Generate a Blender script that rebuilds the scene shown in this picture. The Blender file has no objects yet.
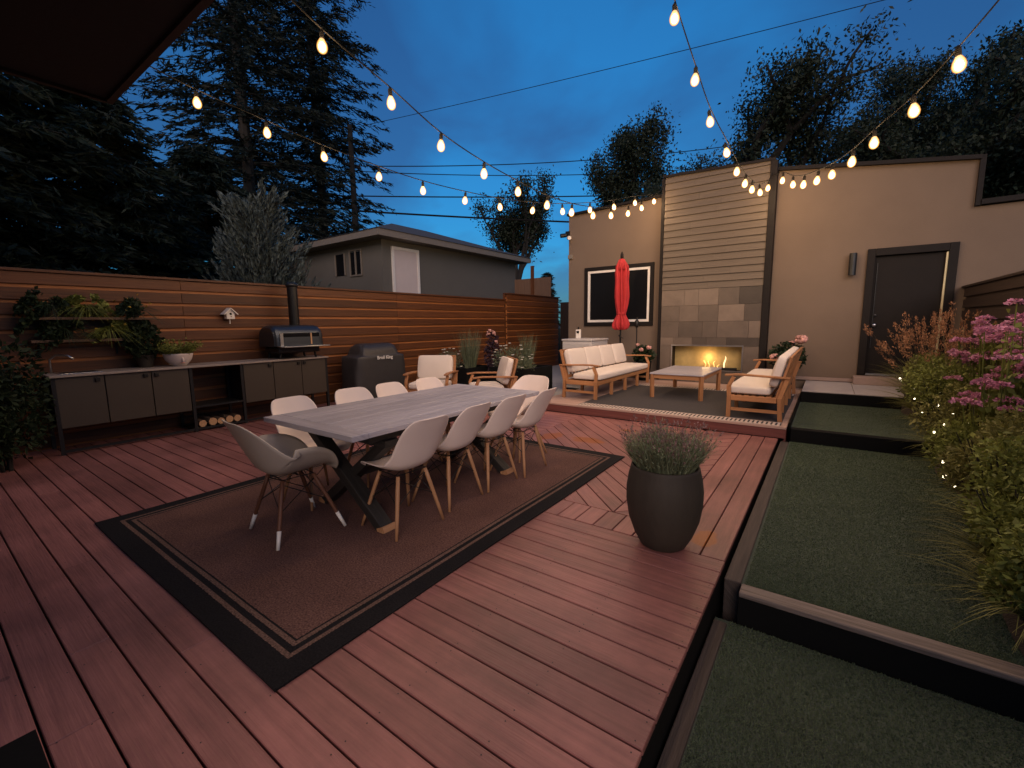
import bpy, math, random
import numpy as np
from mathutils import Vector, Matrix
random.seed(7)
RNG = np.random.default_rng(11)
PI = math.pi
scene = bpy.context.scene
col = scene.collection

# ------------------------------------------------------------------ helpers
def tag(o, label=None, cat=None, group=None, kind=None):
    if label: o['label'] = label
    if cat: o['category'] = cat
    if group: o['group'] = group
    if kind: o['kind'] = kind
    return o

def empty(name, loc=(0, 0, 0), rz=0.0, label=None, cat=None, group=None):
    o = bpy.data.objects.new(name, None)
    o.empty_display_size = 0.1
    col.objects.link(o)
    o.location = loc
    o.rotation_euler = (0, 0, rz)
    return tag(o, label, cat, group)

def link_mesh(name, me, m=None, parent=None, smooth=False):
    if m is not None: me.materials.append(m)
    if smooth: me.polygons.foreach_set('use_smooth', [True] * len(me.polygons))
    o = bpy.data.objects.new(name, me)
    col.objects.link(o)
    if parent is not None: o.parent = parent
    return o

def copy_tree(o, parent=None):
    c = o.copy()
    col.objects.link(c)
    c.parent = parent
    for ch in list(o.children):
        copy_tree(ch, c)
    return c

class MB:
    """collects shapes; build() links them as one mesh object"""
    def __init__(s): s.v = []; s.f = []; s.uv = []
    def add(s, vs, fs, uvs=None):
        b = len(s.v)
        s.v += [tuple(p) for p in vs]
        for k, f in enumerate(fs):
            s.f.append([b + i for i in f])
            s.uv.append(uvs[k] if uvs else [(0.0, 0.0)] * len(f))
    def obox(s, c, ax, ay, az):
        """box by centre and three half-axis vectors"""
        c, A = Vector(c), [Vector(a) for a in (ax, ay, az)]
        sg = [(-1, -1, -1), (1, -1, -1), (1, 1, -1), (-1, 1, -1), (-1, -1, 1), (1, -1, 1), (1, 1, 1), (-1, 1, 1)]
        vs = [c + A[0] * a + A[1] * b + A[2] * d for a, b, d in sg]
        fs = [(3, 2, 1, 0), (4, 5, 6, 7), (0, 1, 5, 4), (1, 2, 6, 5), (2, 3, 7, 6), (3, 0, 4, 7)]
        L = [a.length for a in A]
        k = L.index(max(L)); o1, o2 = [i for i in range(3) if i != k]
        r = random.random() * 50
        uvs = [[(sg[i][k] * L[k] + r * 3, sg[i][o1] * L[o1] + sg[i][o2] * L[o2] + r) for i in f] for f in fs]
        s.add(vs, fs, uvs)
    def box(s, x0, x1, y0, y1, z0, z1):
        s.obox(((x0 + x1) / 2, (y0 + y1) / 2, (z0 + z1) / 2), ((x1 - x0) / 2, 0, 0), (0, (y1 - y0) / 2, 0), (0, 0, (z1 - z0) / 2))
    def bar(s, p, q, w, h, up=(0, 0, 1)):
        p, q = Vector(p), Vector(q)
        d = (q - p); L = d.length; d.normalize()
        sd = d.cross(Vector(up))
        if sd.length < 1e-4: sd = d.cross(Vector((0, 1, 0)))
        sd.normalize(); u = sd.cross(d)
        s.obox((p + q) / 2, d * L / 2, sd * w / 2, u * h / 2)
    def tube(s, pts, rad, n=8, cap=True):
        pts = [Vector(p) for p in pts]
        if not hasattr(rad, '__len__'): rad = [rad] * len(pts)
        rings = []; prev = None; ln = 0
        r0 = random.random() * 20
        for i, p in enumerate(pts):
            d = (pts[min(i + 1, len(pts) - 1)] - pts[max(i - 1, 0)]).normalized()
            if prev is None:
                a = d.cross(Vector((0.13, 0.31, 1)))
                if a.length < 0.2: a = d.cross(Vector((1, 0, 0)))
            else: a = prev - d * prev.dot(d)
            a.normalize(); prev = a
            b = d.cross(a)
            if i: ln += (p - pts[i - 1]).length
            rings.append(([p + (a * math.cos(t) + b * math.sin(t)) * rad[i] for t in [2 * PI * k / n for k in range(n)]], ln))
        vs = [q for r, _ in rings for q in r]
        fs, uv = [], []
        for i in range(len(rings) - 1):
            for k in range(n):
                k2 = (k + 1) % n
                fs.append((i * n + k, i * n + k2, (i + 1) * n + k2, (i + 1) * n + k))
                va, vb = k * .05 + r0, (k + 1) * .05 + r0
                uv.append([(rings[i][1], va), (rings[i][1], vb), (rings[i + 1][1], vb), (rings[i + 1][1], va)])
        if cap:
            fs.append(tuple(range(n))[::-1]); uv.append([(0, 0)] * n)
            fs.append(tuple((len(rings) - 1) * n + k for k in range(n))); uv.append([(0, 0)] * n)
        s.add(vs, fs, uv)
    def lathe(s, prof, n=32, c=(0, 0, 0), mod=None, cap=True):
        vs = []
        for r, z in prof:
            for k in range(n):
                t = 2 * PI * k / n
                rr = r * (mod(t, z) if mod else 1)
                vs.append((c[0] + rr * math.cos(t), c[1] + rr * math.sin(t), c[2] + z))
        fs = []
        for i in range(len(prof) - 1):
            for k in range(n):
                k2 = (k + 1) % n
                fs.append((i * n + k, i * n + k2, (i + 1) * n + k2, (i + 1) * n + k))
        if cap:
            fs.append(tuple(range(n))[::-1]); fs.append(tuple((len(prof) - 1) * n + k for k in range(n)))
        s.add(vs, fs)
    def sphere(s, c, r, n=10, sc=(1, 1, 1)):
        m = max(5, n // 2 + 2)
        prof = [(math.sin(PI * i / m), -math.cos(PI * i / m)) for i in range(m + 1)]
        vs = []; fs = []
        vs.append((c[0], c[1], c[2] - r * sc[2]))
        for i in range(1, m):
            for k in range(n):
                t = 2 * PI * k / n
                vs.append((c[0] + r * sc[0] * prof[i][0] * math.cos(t), c[1] + r * sc[1] * prof[i][0] * math.sin(t), c[2] + r * sc[2] * prof[i][1]))
        vs.append((c[0], c[1], c[2] + r * sc[2]))
        for k in range(n): fs.append((0, 1 + (k + 1) % n, 1 + k))
        for i in range(m - 2):
            for k in range(n):
                a = 1 + i * n
                fs.append((a + k, a + (k + 1) % n, a + n + (k + 1) % n, a + n + k))
        a = 1 + (m - 2) * n
        for k in range(n): fs.append((a + k, a + (k + 1) % n, len(vs) - 1))
        s.add(vs, fs)
    def prism(s, poly, z0, z1, udir=None):
        """polygon (xy, ccw) extruded in z, uv along udir"""
        n = len(poly)
        vs = [(x, y, z0) for x, y in poly] + [(x, y, z1) for x, y in poly]
        r = random.random() * 50
        ud = udir or (1, 0)
        w = lambda i: (vs[i][0] * ud[0] + vs[i][1] * ud[1] + r * 3, -vs[i][0] * ud[1] + vs[i][1] * ud[0] + vs[i][2] + r)
        fs = [tuple(range(n))[::-1], tuple(range(n, 2 * n))] + [(i, (i + 1) % n, n + (i + 1) % n, n + i) for i in range(n)]
        s.add(vs, fs, [[w(i) for i in f] for f in fs])
    def build(s, name, m, parent=None, smooth=False, bevel=0, seg=2, sub=0, angle=0.6):
        me = bpy.data.meshes.new(name)
        me.from_pydata(s.v, [], s.f)
        uvl = me.uv_layers.new(name='UVMap')
        flat = [c for f in s.uv for p in f for c in p]
        uvl.data.foreach_set('uv', flat)
        me.validate(); me.update()
        o = link_mesh(name, me, m, parent, smooth)
        if bevel:
            b = o.modifiers.new('bevel', 'BEVEL'); b.width = bevel; b.segments = seg; b.limit_method = 'ANGLE'; b.angle_limit = angle
            if smooth is None or seg > 2: me.polygons.foreach_set('use_smooth', [True] * len(me.polygons))
        if sub:
            b = o.modifiers.new('sub', 'SUBSURF'); b.levels = sub; b.render_levels = sub
        return o

def np_mesh(name, V, F, m, parent=None, smooth=False):
    """fast mesh from arrays; F (n,k)"""
    me = bpy.data.meshes.new(name)
    n, k = F.shape
    me.vertices.add(len(V)); me.vertices.foreach_set('co', V.astype(np.float32).ravel())
    me.loops.add(n * k); me.loops.foreach_set('vertex_index', F.astype(np.int32).ravel())
    me.polygons.add(n); me.polygons.foreach_set('loop_start', np.arange(0, n * k, k, dtype=np.int32))
    me.update(calc_edges=True); me.validate()
    return link_mesh(name, me, m, parent, smooth)

def unit(a): return a / (np.linalg.norm(a, axis=-1, keepdims=True) + 1e-9)

def leaves_arrays(C, D, L, W):
    n = len(C)
    D = unit(D); R = unit(np.cross(D, RNG.normal(size=(n, 3))))
    U = np.cross(D, R)
    L = np.asarray(L).reshape(-1, 1) * np.ones((n, 1)); W = np.asarray(W).reshape(-1, 1) * np.ones((n, 1))
    V = np.empty((n, 4, 3))
    V[:, 0] = C - D * L * .5
    V[:, 1] = C + R * W * .5 + U * W * .18
    V[:, 2] = C + D * L * .5
    V[:, 3] = C - R * W * .5 + U * W * .18
    return V.reshape(-1, 3), np.arange(4 * n).reshape(n, 4)

def leaves(name, C, D, L, W, m, parent=None):
    V, F = leaves_arrays(np.asarray(C, float), np.asarray(D, float), L, W)
    return np_mesh(name, V, F, m, parent)

def blades(name, root, tipdir, length, width, droop, m, parent=None, rows=5):
    """curved grass blades: roots (n,3), tipdir (n,3)"""
    n = len(root)
    D = unit(np.asarray(tipdir, float)); side = unit(np.cross(D, np.array([0, 0, 1.0]) + RNG.normal(size=(n, 3)) * .3))
    length = np.asarray(length).reshape(-1, 1) * np.ones((n, 1)); width = np.asarray(width).reshape(-1, 1) * np.ones((n, 1))
    hor = D.copy(); hor[:, 2] = 0; hor = unit(hor)
    V = np.empty((n, rows, 2, 3))
    for i in range(rows):
        t = i / (rows - 1)
        p = root + D * length * t + (hor * .45 - np.array([0, 0, 1.0])) * length * droop * t * t
        w = width * (1 - t) ** .7 * .5 + .0004
        V[:, i, 0] = p - side * w; V[:, i, 1] = p + side * w
    V = V.reshape(-1, 3)
    b = (np.arange(n) * rows * 2)[:, None, None]
    q = np.array([[2 * i, 2 * i + 1, 2 * i + 3, 2 * i + 2] for i in range(rows - 1)])[None]
    return np_mesh(name, V, (b + q).reshape(-1, 4), m, parent)

# ------------------------------------------------------------------ materials
def nodes_of(name):
    m = bpy.data.materials.new(name); m.use_nodes = True
    nt = m.node_tree
    return m, nt, nt.nodes, nt.links, nt.nodes['Principled BSDF']

def math_node(nt, op, a, b=None, clamp=False):
    n = nt.nodes.new('ShaderNodeMath'); n.operation = op; n.use_clamp = clamp
    for i, x in enumerate((a, b)):
        if x is None: continue
        if isinstance(x, (int, float)): n.inputs[i].default_value = x
        else: nt.links.new(x, n.inputs[i])
    return n.outputs[0]

def mk(name, c, rough=.6, var=.2, scale=6, stretch=(1, 1, 1), bump=.15, bscale=40, island=0.0, metal=0.0, uv=False, c2=None, spec=.5, objrand=0.0, trans=0.0, bdist=.01):
    m, nt, N, L, P = nodes_of(name)
    tc = N.new('ShaderNodeTexCoord')
    mp = N.new('ShaderNodeMapping'); mp.inputs['Scale'].default_value = stretch
    L.new(tc.outputs['UV' if uv else 'Object'], mp.inputs['Vector'])
    nz = N.new('ShaderNodeTexNoise'); nz.inputs['Scale'].default_value = scale; nz.inputs['Detail'].default_value = 6; nz.inputs['Roughness'].default_value = .6
    L.new(mp.outputs[0], nz.inputs['Vector'])
    fac = nz.outputs['Fac']
    mix = N.new('ShaderNodeMix'); mix.data_type = 'RGBA'
    c = tuple(c); cb = c2 or tuple(x * .55 for x in c)
    mix.inputs[6].default_value = (*cb, 1); mix.inputs[7].default_value = (*c, 1)
    ramp = N.new('ShaderNodeMapRange'); ramp.inputs[1].default_value = .5 - .25; ramp.inputs[2].default_value = .5 + .2
    ramp.inputs[3].default_value = 1 - min(1, var * 2.5) if not c2 else 0; ramp.inputs[4].default_value = 1
    L.new(fac, ramp.inputs[0]); L.new(ramp.outputs[0], mix.inputs[0])
    hsv = N.new('ShaderNodeHueSaturation')
    L.new(mix.outputs[2], hsv.inputs['Color'])
    val = None
    if island:
        g = N.new('ShaderNodeNewGeometry')
        val = math_node(nt, 'MULTIPLY_ADD', g.outputs['Random Per Island'], 2 * island); val.node.inputs[2].default_value = 1 - island
    if objrand:
        oi = N.new('ShaderNodeObjectInfo')
        v2 = math_node(nt, 'MULTIPLY_ADD', oi.outputs['Random'], 2 * objrand); v2.node.inputs[2].default_value = 1 - objrand
        val = v2 if val is None else math_node(nt, 'MULTIPLY', val, v2)
    if val is not None: L.new(val, hsv.inputs['Value'])
    L.new(hsv.outputs[0], P.inputs['Base Color'])
    P.inputs['Roughness'].default_value = rough; P.inputs['Metallic'].default_value = metal
    P.inputs['Specular IOR Level'].default_value = spec
    if bump:
        n2 = N.new('ShaderNodeTexNoise'); n2.inputs['Scale'].default_value = bscale; n2.inputs['Detail'].default_value = 4
        L.new(mp.outputs[0], n2.inputs['Vector'])
        b = N.new('ShaderNodeBump'); b.inputs['Strength'].default_value = bump; b.inputs['Distance'].default_value = bdist
        L.new(n2.outputs['Fac'], b.inputs['Height']); L.new(b.outputs[0], P.inputs['Normal'])
    if trans:
        out = N['Material Output']
        tl = N.new('ShaderNodeBsdfTranslucent'); L.new(hsv.outputs[0], tl.inputs['Color'])
        mx = N.new('ShaderNodeMixShader'); mx.inputs[0].default_value = trans
        L.new(P.outputs[0], mx.inputs[1]); L.new(tl.outputs[0], mx.inputs[2]); L.new(mx.outputs[0], out.inputs['Surface'])
    return m

def emit(name, c, strength, sample=False):
    m, nt, N, L, P = nodes_of(name)
    P.inputs['Base Color'].default_value = (*c, 1)
    P.inputs['Emission Color'].default_value = (*c, 1)
    P.inputs['Emission Strength'].default_value = strength
    m.cycles.emission_sampling = 'AUTO' if sample else 'NONE'
    return m

WG = (1.6, 30, 1)     # uv stretch of wood grain
def wood(name, c, c2, rough=.6, island=.18, bump=.25, scale=1.0, spec=.4):
    return mk(name, c, rough, .3, scale, WG, bump, 3.0, island, 0, True, c2, spec)

M = {}
M['teak'] = wood('teak', (.40, .185, .075), (.24, .10, .04))
M['weathered'] = wood('weathered_table_wood', (.42, .39, .42), (.25, .23, .25), rough=.34, island=.12, bump=.3)
M['tableleg'] = wood('dark_leg_wood', (.03, .026, .024), (.012, .011, .01), rough=.5)
M['fence'] = wood('fence_cedar', (.125, .041, .0115), (.055, .017, .005), rough=.5, island=.28)
M['fence_lit'] = wood('fence_lit_boards', (.40, .15, .045), (.26, .09, .028), rough=.5, island=.2)  # brighter orange stands in for light caught in the fence gaps
M['fence_dark'] = wood('fence_dark', (.030, .017, .013), (.016, .010, .008), rough=.6, island=.2)
M['dowel'] = wood('dowel_beech', (.42, .22, .11), (.27, .135, .065), rough=.5, island=.1)
M['dowel_dark'] = wood('dowel_walnut', (.16, .065, .035), (.09, .036, .02), rough=.5, island=.1)
M['sleeper'] = wood('sleeper_wood', (.075, .055, .046), (.03, .022, .019), rough=.75, island=.2, bump=.5)
M['worn'] = wood('worn_grey_timber', (.23, .18, .155), (.05, .036, .03), rough=.6, island=.1, bump=.5, scale=1.4)
M['shelfwood'] = wood('shelf_wood', (.16, .09, .055), (.09, .05, .03), rough=.6)
M['patio'] = wood('patio_boards', (.40, .27, .22), (.27, .17, .135), rough=.6)
M['riser'] = wood('riser_boards', (.17, .052, .042), (.10, .03, .026), rough=.6)
M['cushion'] = mk('cushion_fabric', (.66, .58, .52), .9, .06, 3, bump=.3, bscale=260, spec=.2, bdist=.002)
M['shell'] = mk('chair_shell_plastic', (.78, .65, .58), .42, .05, 5, bump=.25, bscale=170, spec=.4, bdist=.002, objrand=.05)
M['shell_tan'] = mk('armchair_shell_plastic', (.45, .385, .32), .45, .05, 5, bump=.2, bscale=170, spec=.4, bdist=.002)
M['tip'] = mk('white_leg_tip', (.75, .70, .64), .5, .05, 20, bump=0)
M['black_metal'] = mk('black_metal', (.013, .012, .012), .45, .2, 12, bump=.05, metal=.4)
M['charcoal'] = mk('charcoal_steel', (.03, .03, .032), .4, .2, 9, bump=.05, metal=.6)
M['steel'] = mk('brushed_steel', (.55, .55, .56), .28, .1, 20, bump=.05, metal=1)
M['oven_shell'] = mk('oven_shell', (.075, .085, .10), .35, .15, 5, bump=.05, metal=.8)
M['cab_door'] = mk('cabinet_doors', (.050, .037, .026), .5, .1, 3, bump=.06, bscale=60, island=.05)
M['counter'] = mk('counter_slab', (.30, .25, .22), .4, .15, 14, bump=.05)
M['stucco'] = mk('stucco_wall', (.165, .120, .089), .85, .13, 1.1, bump=.35, bscale=70, spec=.2, bdist=.006)
M['siding'] = wood('siding_boards', (.110, .083, .060), (.082, .062, .046), rough=.65, island=.07, bump=.15)
M['trim'] = mk('dark_trim', (.010, .007, .006), .65, .2, 8, bump=.1, spec=.2)
M['slate'] = mk('slate_tiles', (.115, .086, .066), .45, .28, 4, bump=.3, bscale=22, island=.6)
M['white'] = mk('white_paint', (.72, .67, .62), .5, .08, 8, bump=.05)
M['pane'] = mk('dark_glass', (.008, .008, .009), .25, .1, 3, bump=0, spec=.12)
M['garage'] = mk('garage_stucco', (.115, .105, .09), .9, .08, 1.2, bump=.3, bscale=60)
M['fascia'] = mk('fascia_paint', (.19, .16, .13), .6, .1, 6, bump=.05)
M['roof'] = mk('roof_shingle', (.075, .065, .062), .85, .3, 9, bump=.6, bscale=25)
M['garage_door'] = mk('garage_white_door', (.58, .49, .46), .5, .05, 5, bump=.04)
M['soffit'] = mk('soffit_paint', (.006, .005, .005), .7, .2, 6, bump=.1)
M['gutter'] = mk('gutter_metal', (.05, .04, .034), .4, .2, 6, bump=.05, metal=.5)
M['pot'] = mk('planter_stoneware', (.034, .025, .017), .75, .4, 7, stretch=(1, 1, .4), bump=.25, bscale=30)
M['black_pot'] = mk('black_planter', (.004, .004, .004), .7, .2, 8, bump=.1, spec=.15)
M['soil'] = mk('soil', (.03, .02, .014), .95, .3, 20, bump=.8, bscale=60)
M['ground'] = mk('ground_earth', (.035, .04, .025), .95, .3, 2, bump=.6, bscale=12)
M['concrete'] = mk('concrete', (.36, .34, .33), .8, .15, 5, bump=.25, bscale=60)
M['paver'] = mk('stone_landing', (.42, .37, .36), .75, .15, 7, bump=.3, bscale=50)
M['doorstep'] = mk('door_step_stone', (.34, .24, .2), .75, .15, 7, bump=.3, bscale=50)
M['turf'] = mk('turf_base', (.065, .085, .06), .95, .35, 3, bump=.8, bscale=160)
M['blade'] = mk('turf_blades', (.102, .130, .072), .85, .4, .9, bump=0, island=.18, spec=.1, c2=(.06, .086, .052))
M['bbq'] = mk('grill_cover_vinyl', (.035, .032, .033), .5, .2, 6, bump=.3, bscale=18)
M['text'] = mk('cover_lettering', (.62, .60, .57), .6, .02, 5, bump=0)
M['red'] = mk('umbrella_red_canvas', (.56, .035, .04), .85, .3, 5, bump=.2, bscale=120, trans=.25)
M['box_grey'] = mk('utility_cabinet_grey', (.42, .39, .38), .45, .06, 4, bump=.06)
M['logbark'] = mk('log_bark', (.10, .06, .04), .9, .3, 15, bump=.6)
M['logend'] = mk('log_end', (.50, .29, .15), .8, .2, 18, bump=.2)
M['glasspot'] = mk('white_ceramic', (.66, .56, .52), .4, .06, 5, bump=.05)
M['strip_glint'] = mk('pale_strip', (.75, .62, .36), .35, .1, 5, bump=0, metal=.3)  # pale colour stands in for light reflected off the weatherstrip
M['wire'] = mk('black_cable', (.012, .011, .01), .9, .1, 30, bump=0, spec=.08)
M['bark'] = mk('bark', (.02, .016, .013), .95, .3, 6, stretch=(1, 1, .25), bump=.7, bscale=14)
leafm = lambda n, c, c2=None: mk(n, c, .6, .3, 1.6, bump=0, island=.4, c2=c2, spec=.25, trans=.25)
M['spruce'] = leafm('spruce_needles', (.018, .025, .018))
M['darkfir'] = leafm('fir_needles', (.016, .026, .017))
M['silver'] = leafm('silver_juniper', (.14, .17, .155), (.06, .075, .068))
M['decid'] = leafm('tree_leaves', (.03, .04, .022))
M['lav'] = leafm('lavender_leaves', (.24, .26, .16), (.11, .13, .075))
M['lavtip'] = leafm('lavender_tips', (.27, .17, .16))
M['shrub'] = leafm('shrub_leaves', (.25, .27, .06), (.10, .12, .03))
M['darkshrub'] = leafm('dark_leaves', (.028, .046, .02))
M['olive'] = leafm('olive_grass', (.25, .235, .075), (.12, .12, .035))
M['greygrass'] = leafm('grey_green_grass', (.17, .19, .12), (.09, .11, .06))
M['plume'] = leafm('tan_plumes', (.40, .20, .10), (.26, .12, .065))
M['stalk'] = leafm('dry_stalks', (.30, .22, .12))
M['pink'] = leafm('pink_petals', (.66, .33, .46), (.44, .15, .27))
M['palepink'] = leafm('pale_pink_petals', (.72, .42, .36), (.55, .27, .24))
M['whitepetal'] = leafm('white_petals', (.72, .69, .60))
M['yellow'] = leafm('yellow_petals', (.62, .40, .06))
M['purple'] = leafm('plum_leaves', (.055, .03, .045))

# ------------------------------------------------------------------ camera geometry (photo calibration)
H = 1.4
R = np.array([[0.8138851786710657, 0.5808880513190919, -0.01264862736724958],
              [0.06804184773455856, -0.11690828705793044, -0.9908091437678842],
              [-0.5770279221116034, 0.8055442410270766, -0.13467461843895004]])
FPX = 440.985

# ------------------------------------------------------------------ setting: ground
def terrain():
    xs = [-260, -60, -20, -8.6, -7.75, 2.4, 20, 60, 260]
    zs = [1.2, 1.2, 1.2, 1.2, -.36, -.36, -.36, -.36, -.36]
    ys = [-260, -40, -8, 0, 4, 8, 14, 30, 80, 260]
    mb = MB()
    vs = [(x, y, z) for y in ys for x, z in zip(xs, zs)]
    n = len(xs)
    fs = [(j * n + i, j * n + i + 1, (j + 1) * n + i + 1, (j + 1) * n + i) for j in range(len(ys) - 1) for i in range(n - 1)]
    mb.add(vs, fs)
    tag(mb.build('ground', M['ground']), kind='structure')
terrain()

# ------------------------------------------------------------------ deck
def clip(poly, a, b, c):
    """keep a*x+b*y<=c"""
    out = []
    for i in range(len(poly)):
        p, q = poly[i], poly[(i + 1) % len(poly)]
        dp, dq = a * p[0] + b * p[1] - c, a * q[0] + b * q[1] - c
        if dp <= 0: out.append(p)
        if (dp < 0 < dq) or (dq < 0 < dp):
            t = dp / (dp - dq); out.append((p[0] + (q[0] - p[0]) * t, p[1] + (q[1] - p[1]) * t))
    return out

def deck_material():
    m = wood('deck_stained_boards', (.325, .134, .118), (.20, .080, .071), rough=.45, island=.2, bump=.35, scale=1.0)
    nt = m.node_tree; N, L = nt.nodes, nt.links
    P = N['Principled BSDF']
    src = P.inputs['Base Color'].links[0].from_socket
    tc = N.new('ShaderNodeTexCoord')
    # broad weathering and scuffs
    nz = N.new('ShaderNodeTexNoise'); nz.inputs['Scale'].default_value = 1.1; nz.inputs['Detail'].default_value = 8; nz.inputs['Roughness'].default_value = .65
    L.new(tc.outputs['Object'], nz.inputs['Vector'])
    mr = N.new('ShaderNodeMapRange'); mr.inputs[1].default_value = .38; mr.inputs[2].default_value = .7; mr.inputs[3].default_value = .60; mr.inputs[4].default_value = 1.2
    L.new(nz.outputs['Fac'], mr.inputs[0])
    hs = N.new('ShaderNodeHueSaturation'); L.new(src, hs.inputs['Color']); L.new(mr.outputs[0], hs.inputs['Value'])
    colr = hs.outputs[0]
    # worn patches where the stain has gone
    sep = N.new('ShaderNodeSeparateXYZ'); L.new(tc.outputs['Object'], sep.inputs[0])
    n3 = N.new('ShaderNodeTexNoise'); n3.inputs['Scale'].default_value = 9; n3.inputs['Detail'].default_value = 5
    L.new(tc.outputs['Object'], n3.inputs['Vector'])
    tot = None
    for (cx, cy, rx, ry) in ((-.565, 2.93, .075, .13), (-2.75, 4.68, .13, .2), (-2.28, 4.74, .22, .13), (-2.05, 5.45, .10, .07)):
        dx = math_node(nt, 'DIVIDE', math_node(nt, 'SUBTRACT', sep.outputs[0], cx), rx)
        dy = math_node(nt, 'DIVIDE', math_node(nt, 'SUBTRACT', sep.outputs[1], cy), ry)
        d = math_node(nt, 'ADD', math_node(nt, 'MULTIPLY', dx, dx), math_node(nt, 'MULTIPLY', dy, dy))
        d = math_node(nt, 'ADD', d, math_node(nt, 'MULTIPLY', math_node(nt, 'SUBTRACT', n3.outputs['Fac'], .5), 2.2))
        k = math_node(nt, 'MULTIPLY', math_node(nt, 'SUBTRACT', 1.0, d), 3.0, True)
        tot = k if tot is None else math_node(nt, 'MAXIMUM', tot, k)
    mx = N.new('ShaderNodeMix'); mx.data_type = 'RGBA'
    L.new(math_node(nt, 'MULTIPLY', tot, .95), mx.inputs[0]); L.new(colr, mx.inputs[6]); mx.inputs[7].default_value = (.24, .070, .014, 1)
    # dark knots / marks
    vo = N.new('ShaderNodeTexVoronoi'); vo.inputs['Scale'].default_value = 2.3
    L.new(tc.outputs['Object'], vo.inputs['Vector'])
    kn = math_node(nt, 'LESS_THAN', math_node(nt, 'ADD', vo.outputs['Distance'], math_node(nt, 'MULTIPLY', n3.outputs['Fac'], .06)), .062)
    mx2 = N.new('ShaderNodeMix'); mx2.data_type = 'RGBA'
    L.new(math_node(nt, 'MULTIPLY', kn, .55), mx2.inputs[0]); L.new(mx.outputs[2], mx2.inputs[6]); mx2.inputs[7].default_value = (.045, .02, .018, 1)
    L.new(mx2.outputs[2], P.inputs['Base Color'])
    # rough patches
    rr = N.new('ShaderNodeMapRange'); rr.inputs[3].default_value = .30; rr.inputs[4].default_value = .58
    L.new(nz.outputs['Fac'], rr.inputs[0]); L.new(rr.outputs[0], P.inputs['Roughness'])
    return m
M['deck'] = deck_material()

def make_deck():
    mb = MB()
    T, G, W = .026, .008, .142
    XR = -.405
    def strip_x(y0, y1, x0, x1, lens):
        y = y0
        while y < y1 - .03:
            ye = min(y + W, y1)
            x = x1; first = True
            while x > x0 + .02:
                Ln = lens * (random.uniform(.35, 1) if first else random.uniform(.85, 1.1)); first = False
                xa = max(x0, x - Ln)
                mb.prism([(xa + .0015, y + G / 2), (x - .0015, y + G / 2), (x - .0015, ye - G / 2), (xa + .0015, ye - G / 2)], -T, random.uniform(-.0008, .0008), (1, 0))
                x = xa
            y = ye
    strip_x(-1.42, 2.70, -7.44, XR, 3.7)                      # near field, boards across
    strip_x(2.70, 6.03, -7.44, -3.0, 3.7)                     # left field
    # border boards along the turf side
    x = XR
    for k in range(3):
        mb.prism([(x - W + G / 2, 2.70), (x - G / 2, 2.70), (x - G / 2, 6.03), (x - W + G / 2, 6.03)], -T, random.uniform(-.001, .001), (0, 1)); x -= W
    # short boards next to the border
    xl, xr = -3.0, x
    xx = xr
    while xx > xl + .05:
        xa = max(xl, xx - W)
        mb.prism([(xa + G / 2, 2.70 + G / 2), (xx - G / 2, 2.70 + G / 2), (xx - G / 2, 2.98 - G / 2), (xa + G / 2, 2.98 - G / 2)], -T, random.uniform(-.001, .001), (0, 1)); xx = xa
    # chevron field
    xs = -1.22
    s2 = math.sqrt(.5)
    for side in (0, 1):
        ud = (s2, -s2) if side == 0 else (s2, s2)
        nrm = (s2, s2) if side == 0 else (-s2, s2)
        k = -60
        while k < 80:
            o0 = k * W
            cx, cy = xs, 2.98
            base = cx * nrm[0] + cy * nrm[1]
            c0, c1 = base + o0 + G / 2, base + o0 + W - G / 2
            poly = []
            ctr = (nrm[0] * (c0 + c1) / 2, nrm[1] * (c0 + c1) / 2)
            hw = (c1 - c0) / 2
            for a, b in ((-20, -1), (20, -1), (20, 1), (-20, 1)):
                poly.append((ctr[0] + ud[0] * a + nrm[0] * b * hw, ctr[1] + ud[1] * a + nrm[1] * b * hw))
            ar = sum(poly[i][0] * poly[(i + 1) % 4][1] - poly[(i + 1) % 4][0] * poly[i][1] for i in range(4))
            if ar < 0: poly = poly[::-1]
            lx0, lx1 = (xl + .004, xs - .003) if side == 0 else (xs + .003, xr - .004)
            for (a, b, c) in ((-1, 0, -lx0), (1, 0, lx1), (0, -1, -2.984), (0, 1, 6.03)):
                poly = clip(poly, a, b, c)
                if not poly: break
            if poly and len(poly) > 2:
                ar = sum(poly[i][0] * poly[(i + 1) % len(poly)][1] - poly[(i + 1) % len(poly)][0] * poly[i][1] for i in range(len(poly)))
                if abs(ar) > .004: mb.prism(poly, -T, random.uniform(-.001, .001), ud)
            k += 1
    o = mb.build('deck', M['deck'], bevel=.003, seg=1)
    tag(o, kind='structure')
    sc = MB()
    y = -1.42 + W / 2
    while y < 2.66:
        for i in range(17):
            x = XR - .03 - i * .405
            for dy in (-.045, .045):
                sc.lathe([(.003, .0011), (.003, .0016)], 6, (x + random.uniform(-.006, .006), y + dy + random.uniform(-.004, .004), 0))
        y += W
    tag(sc.build('deck_screws', M['charcoal']), kind='structure')
    # dark joists below the gaps and the fascia board towards the turf, blackened to carry its shade
    j = MB()
    j.box(-7.44, -.43, -1.42, 6.03, -.12, -.045)
    tag(j.build('deck_underside', M['black_pot']), kind='structure')
    f = MB(); f.box(-.428, -.412, -1.42, 6.03, -.34, -.030)
    tag(f.build('deck_fascia', M['black_pot']), kind='structure')
make_deck()

# concrete floor left of the patio, behind the planters
mb = MB(); mb.box(-7.44, -3.872, 6.05, 13.2, -.3, -.004)
tag(mb.build('concrete_floor', M['concrete']), kind='structure')

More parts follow.
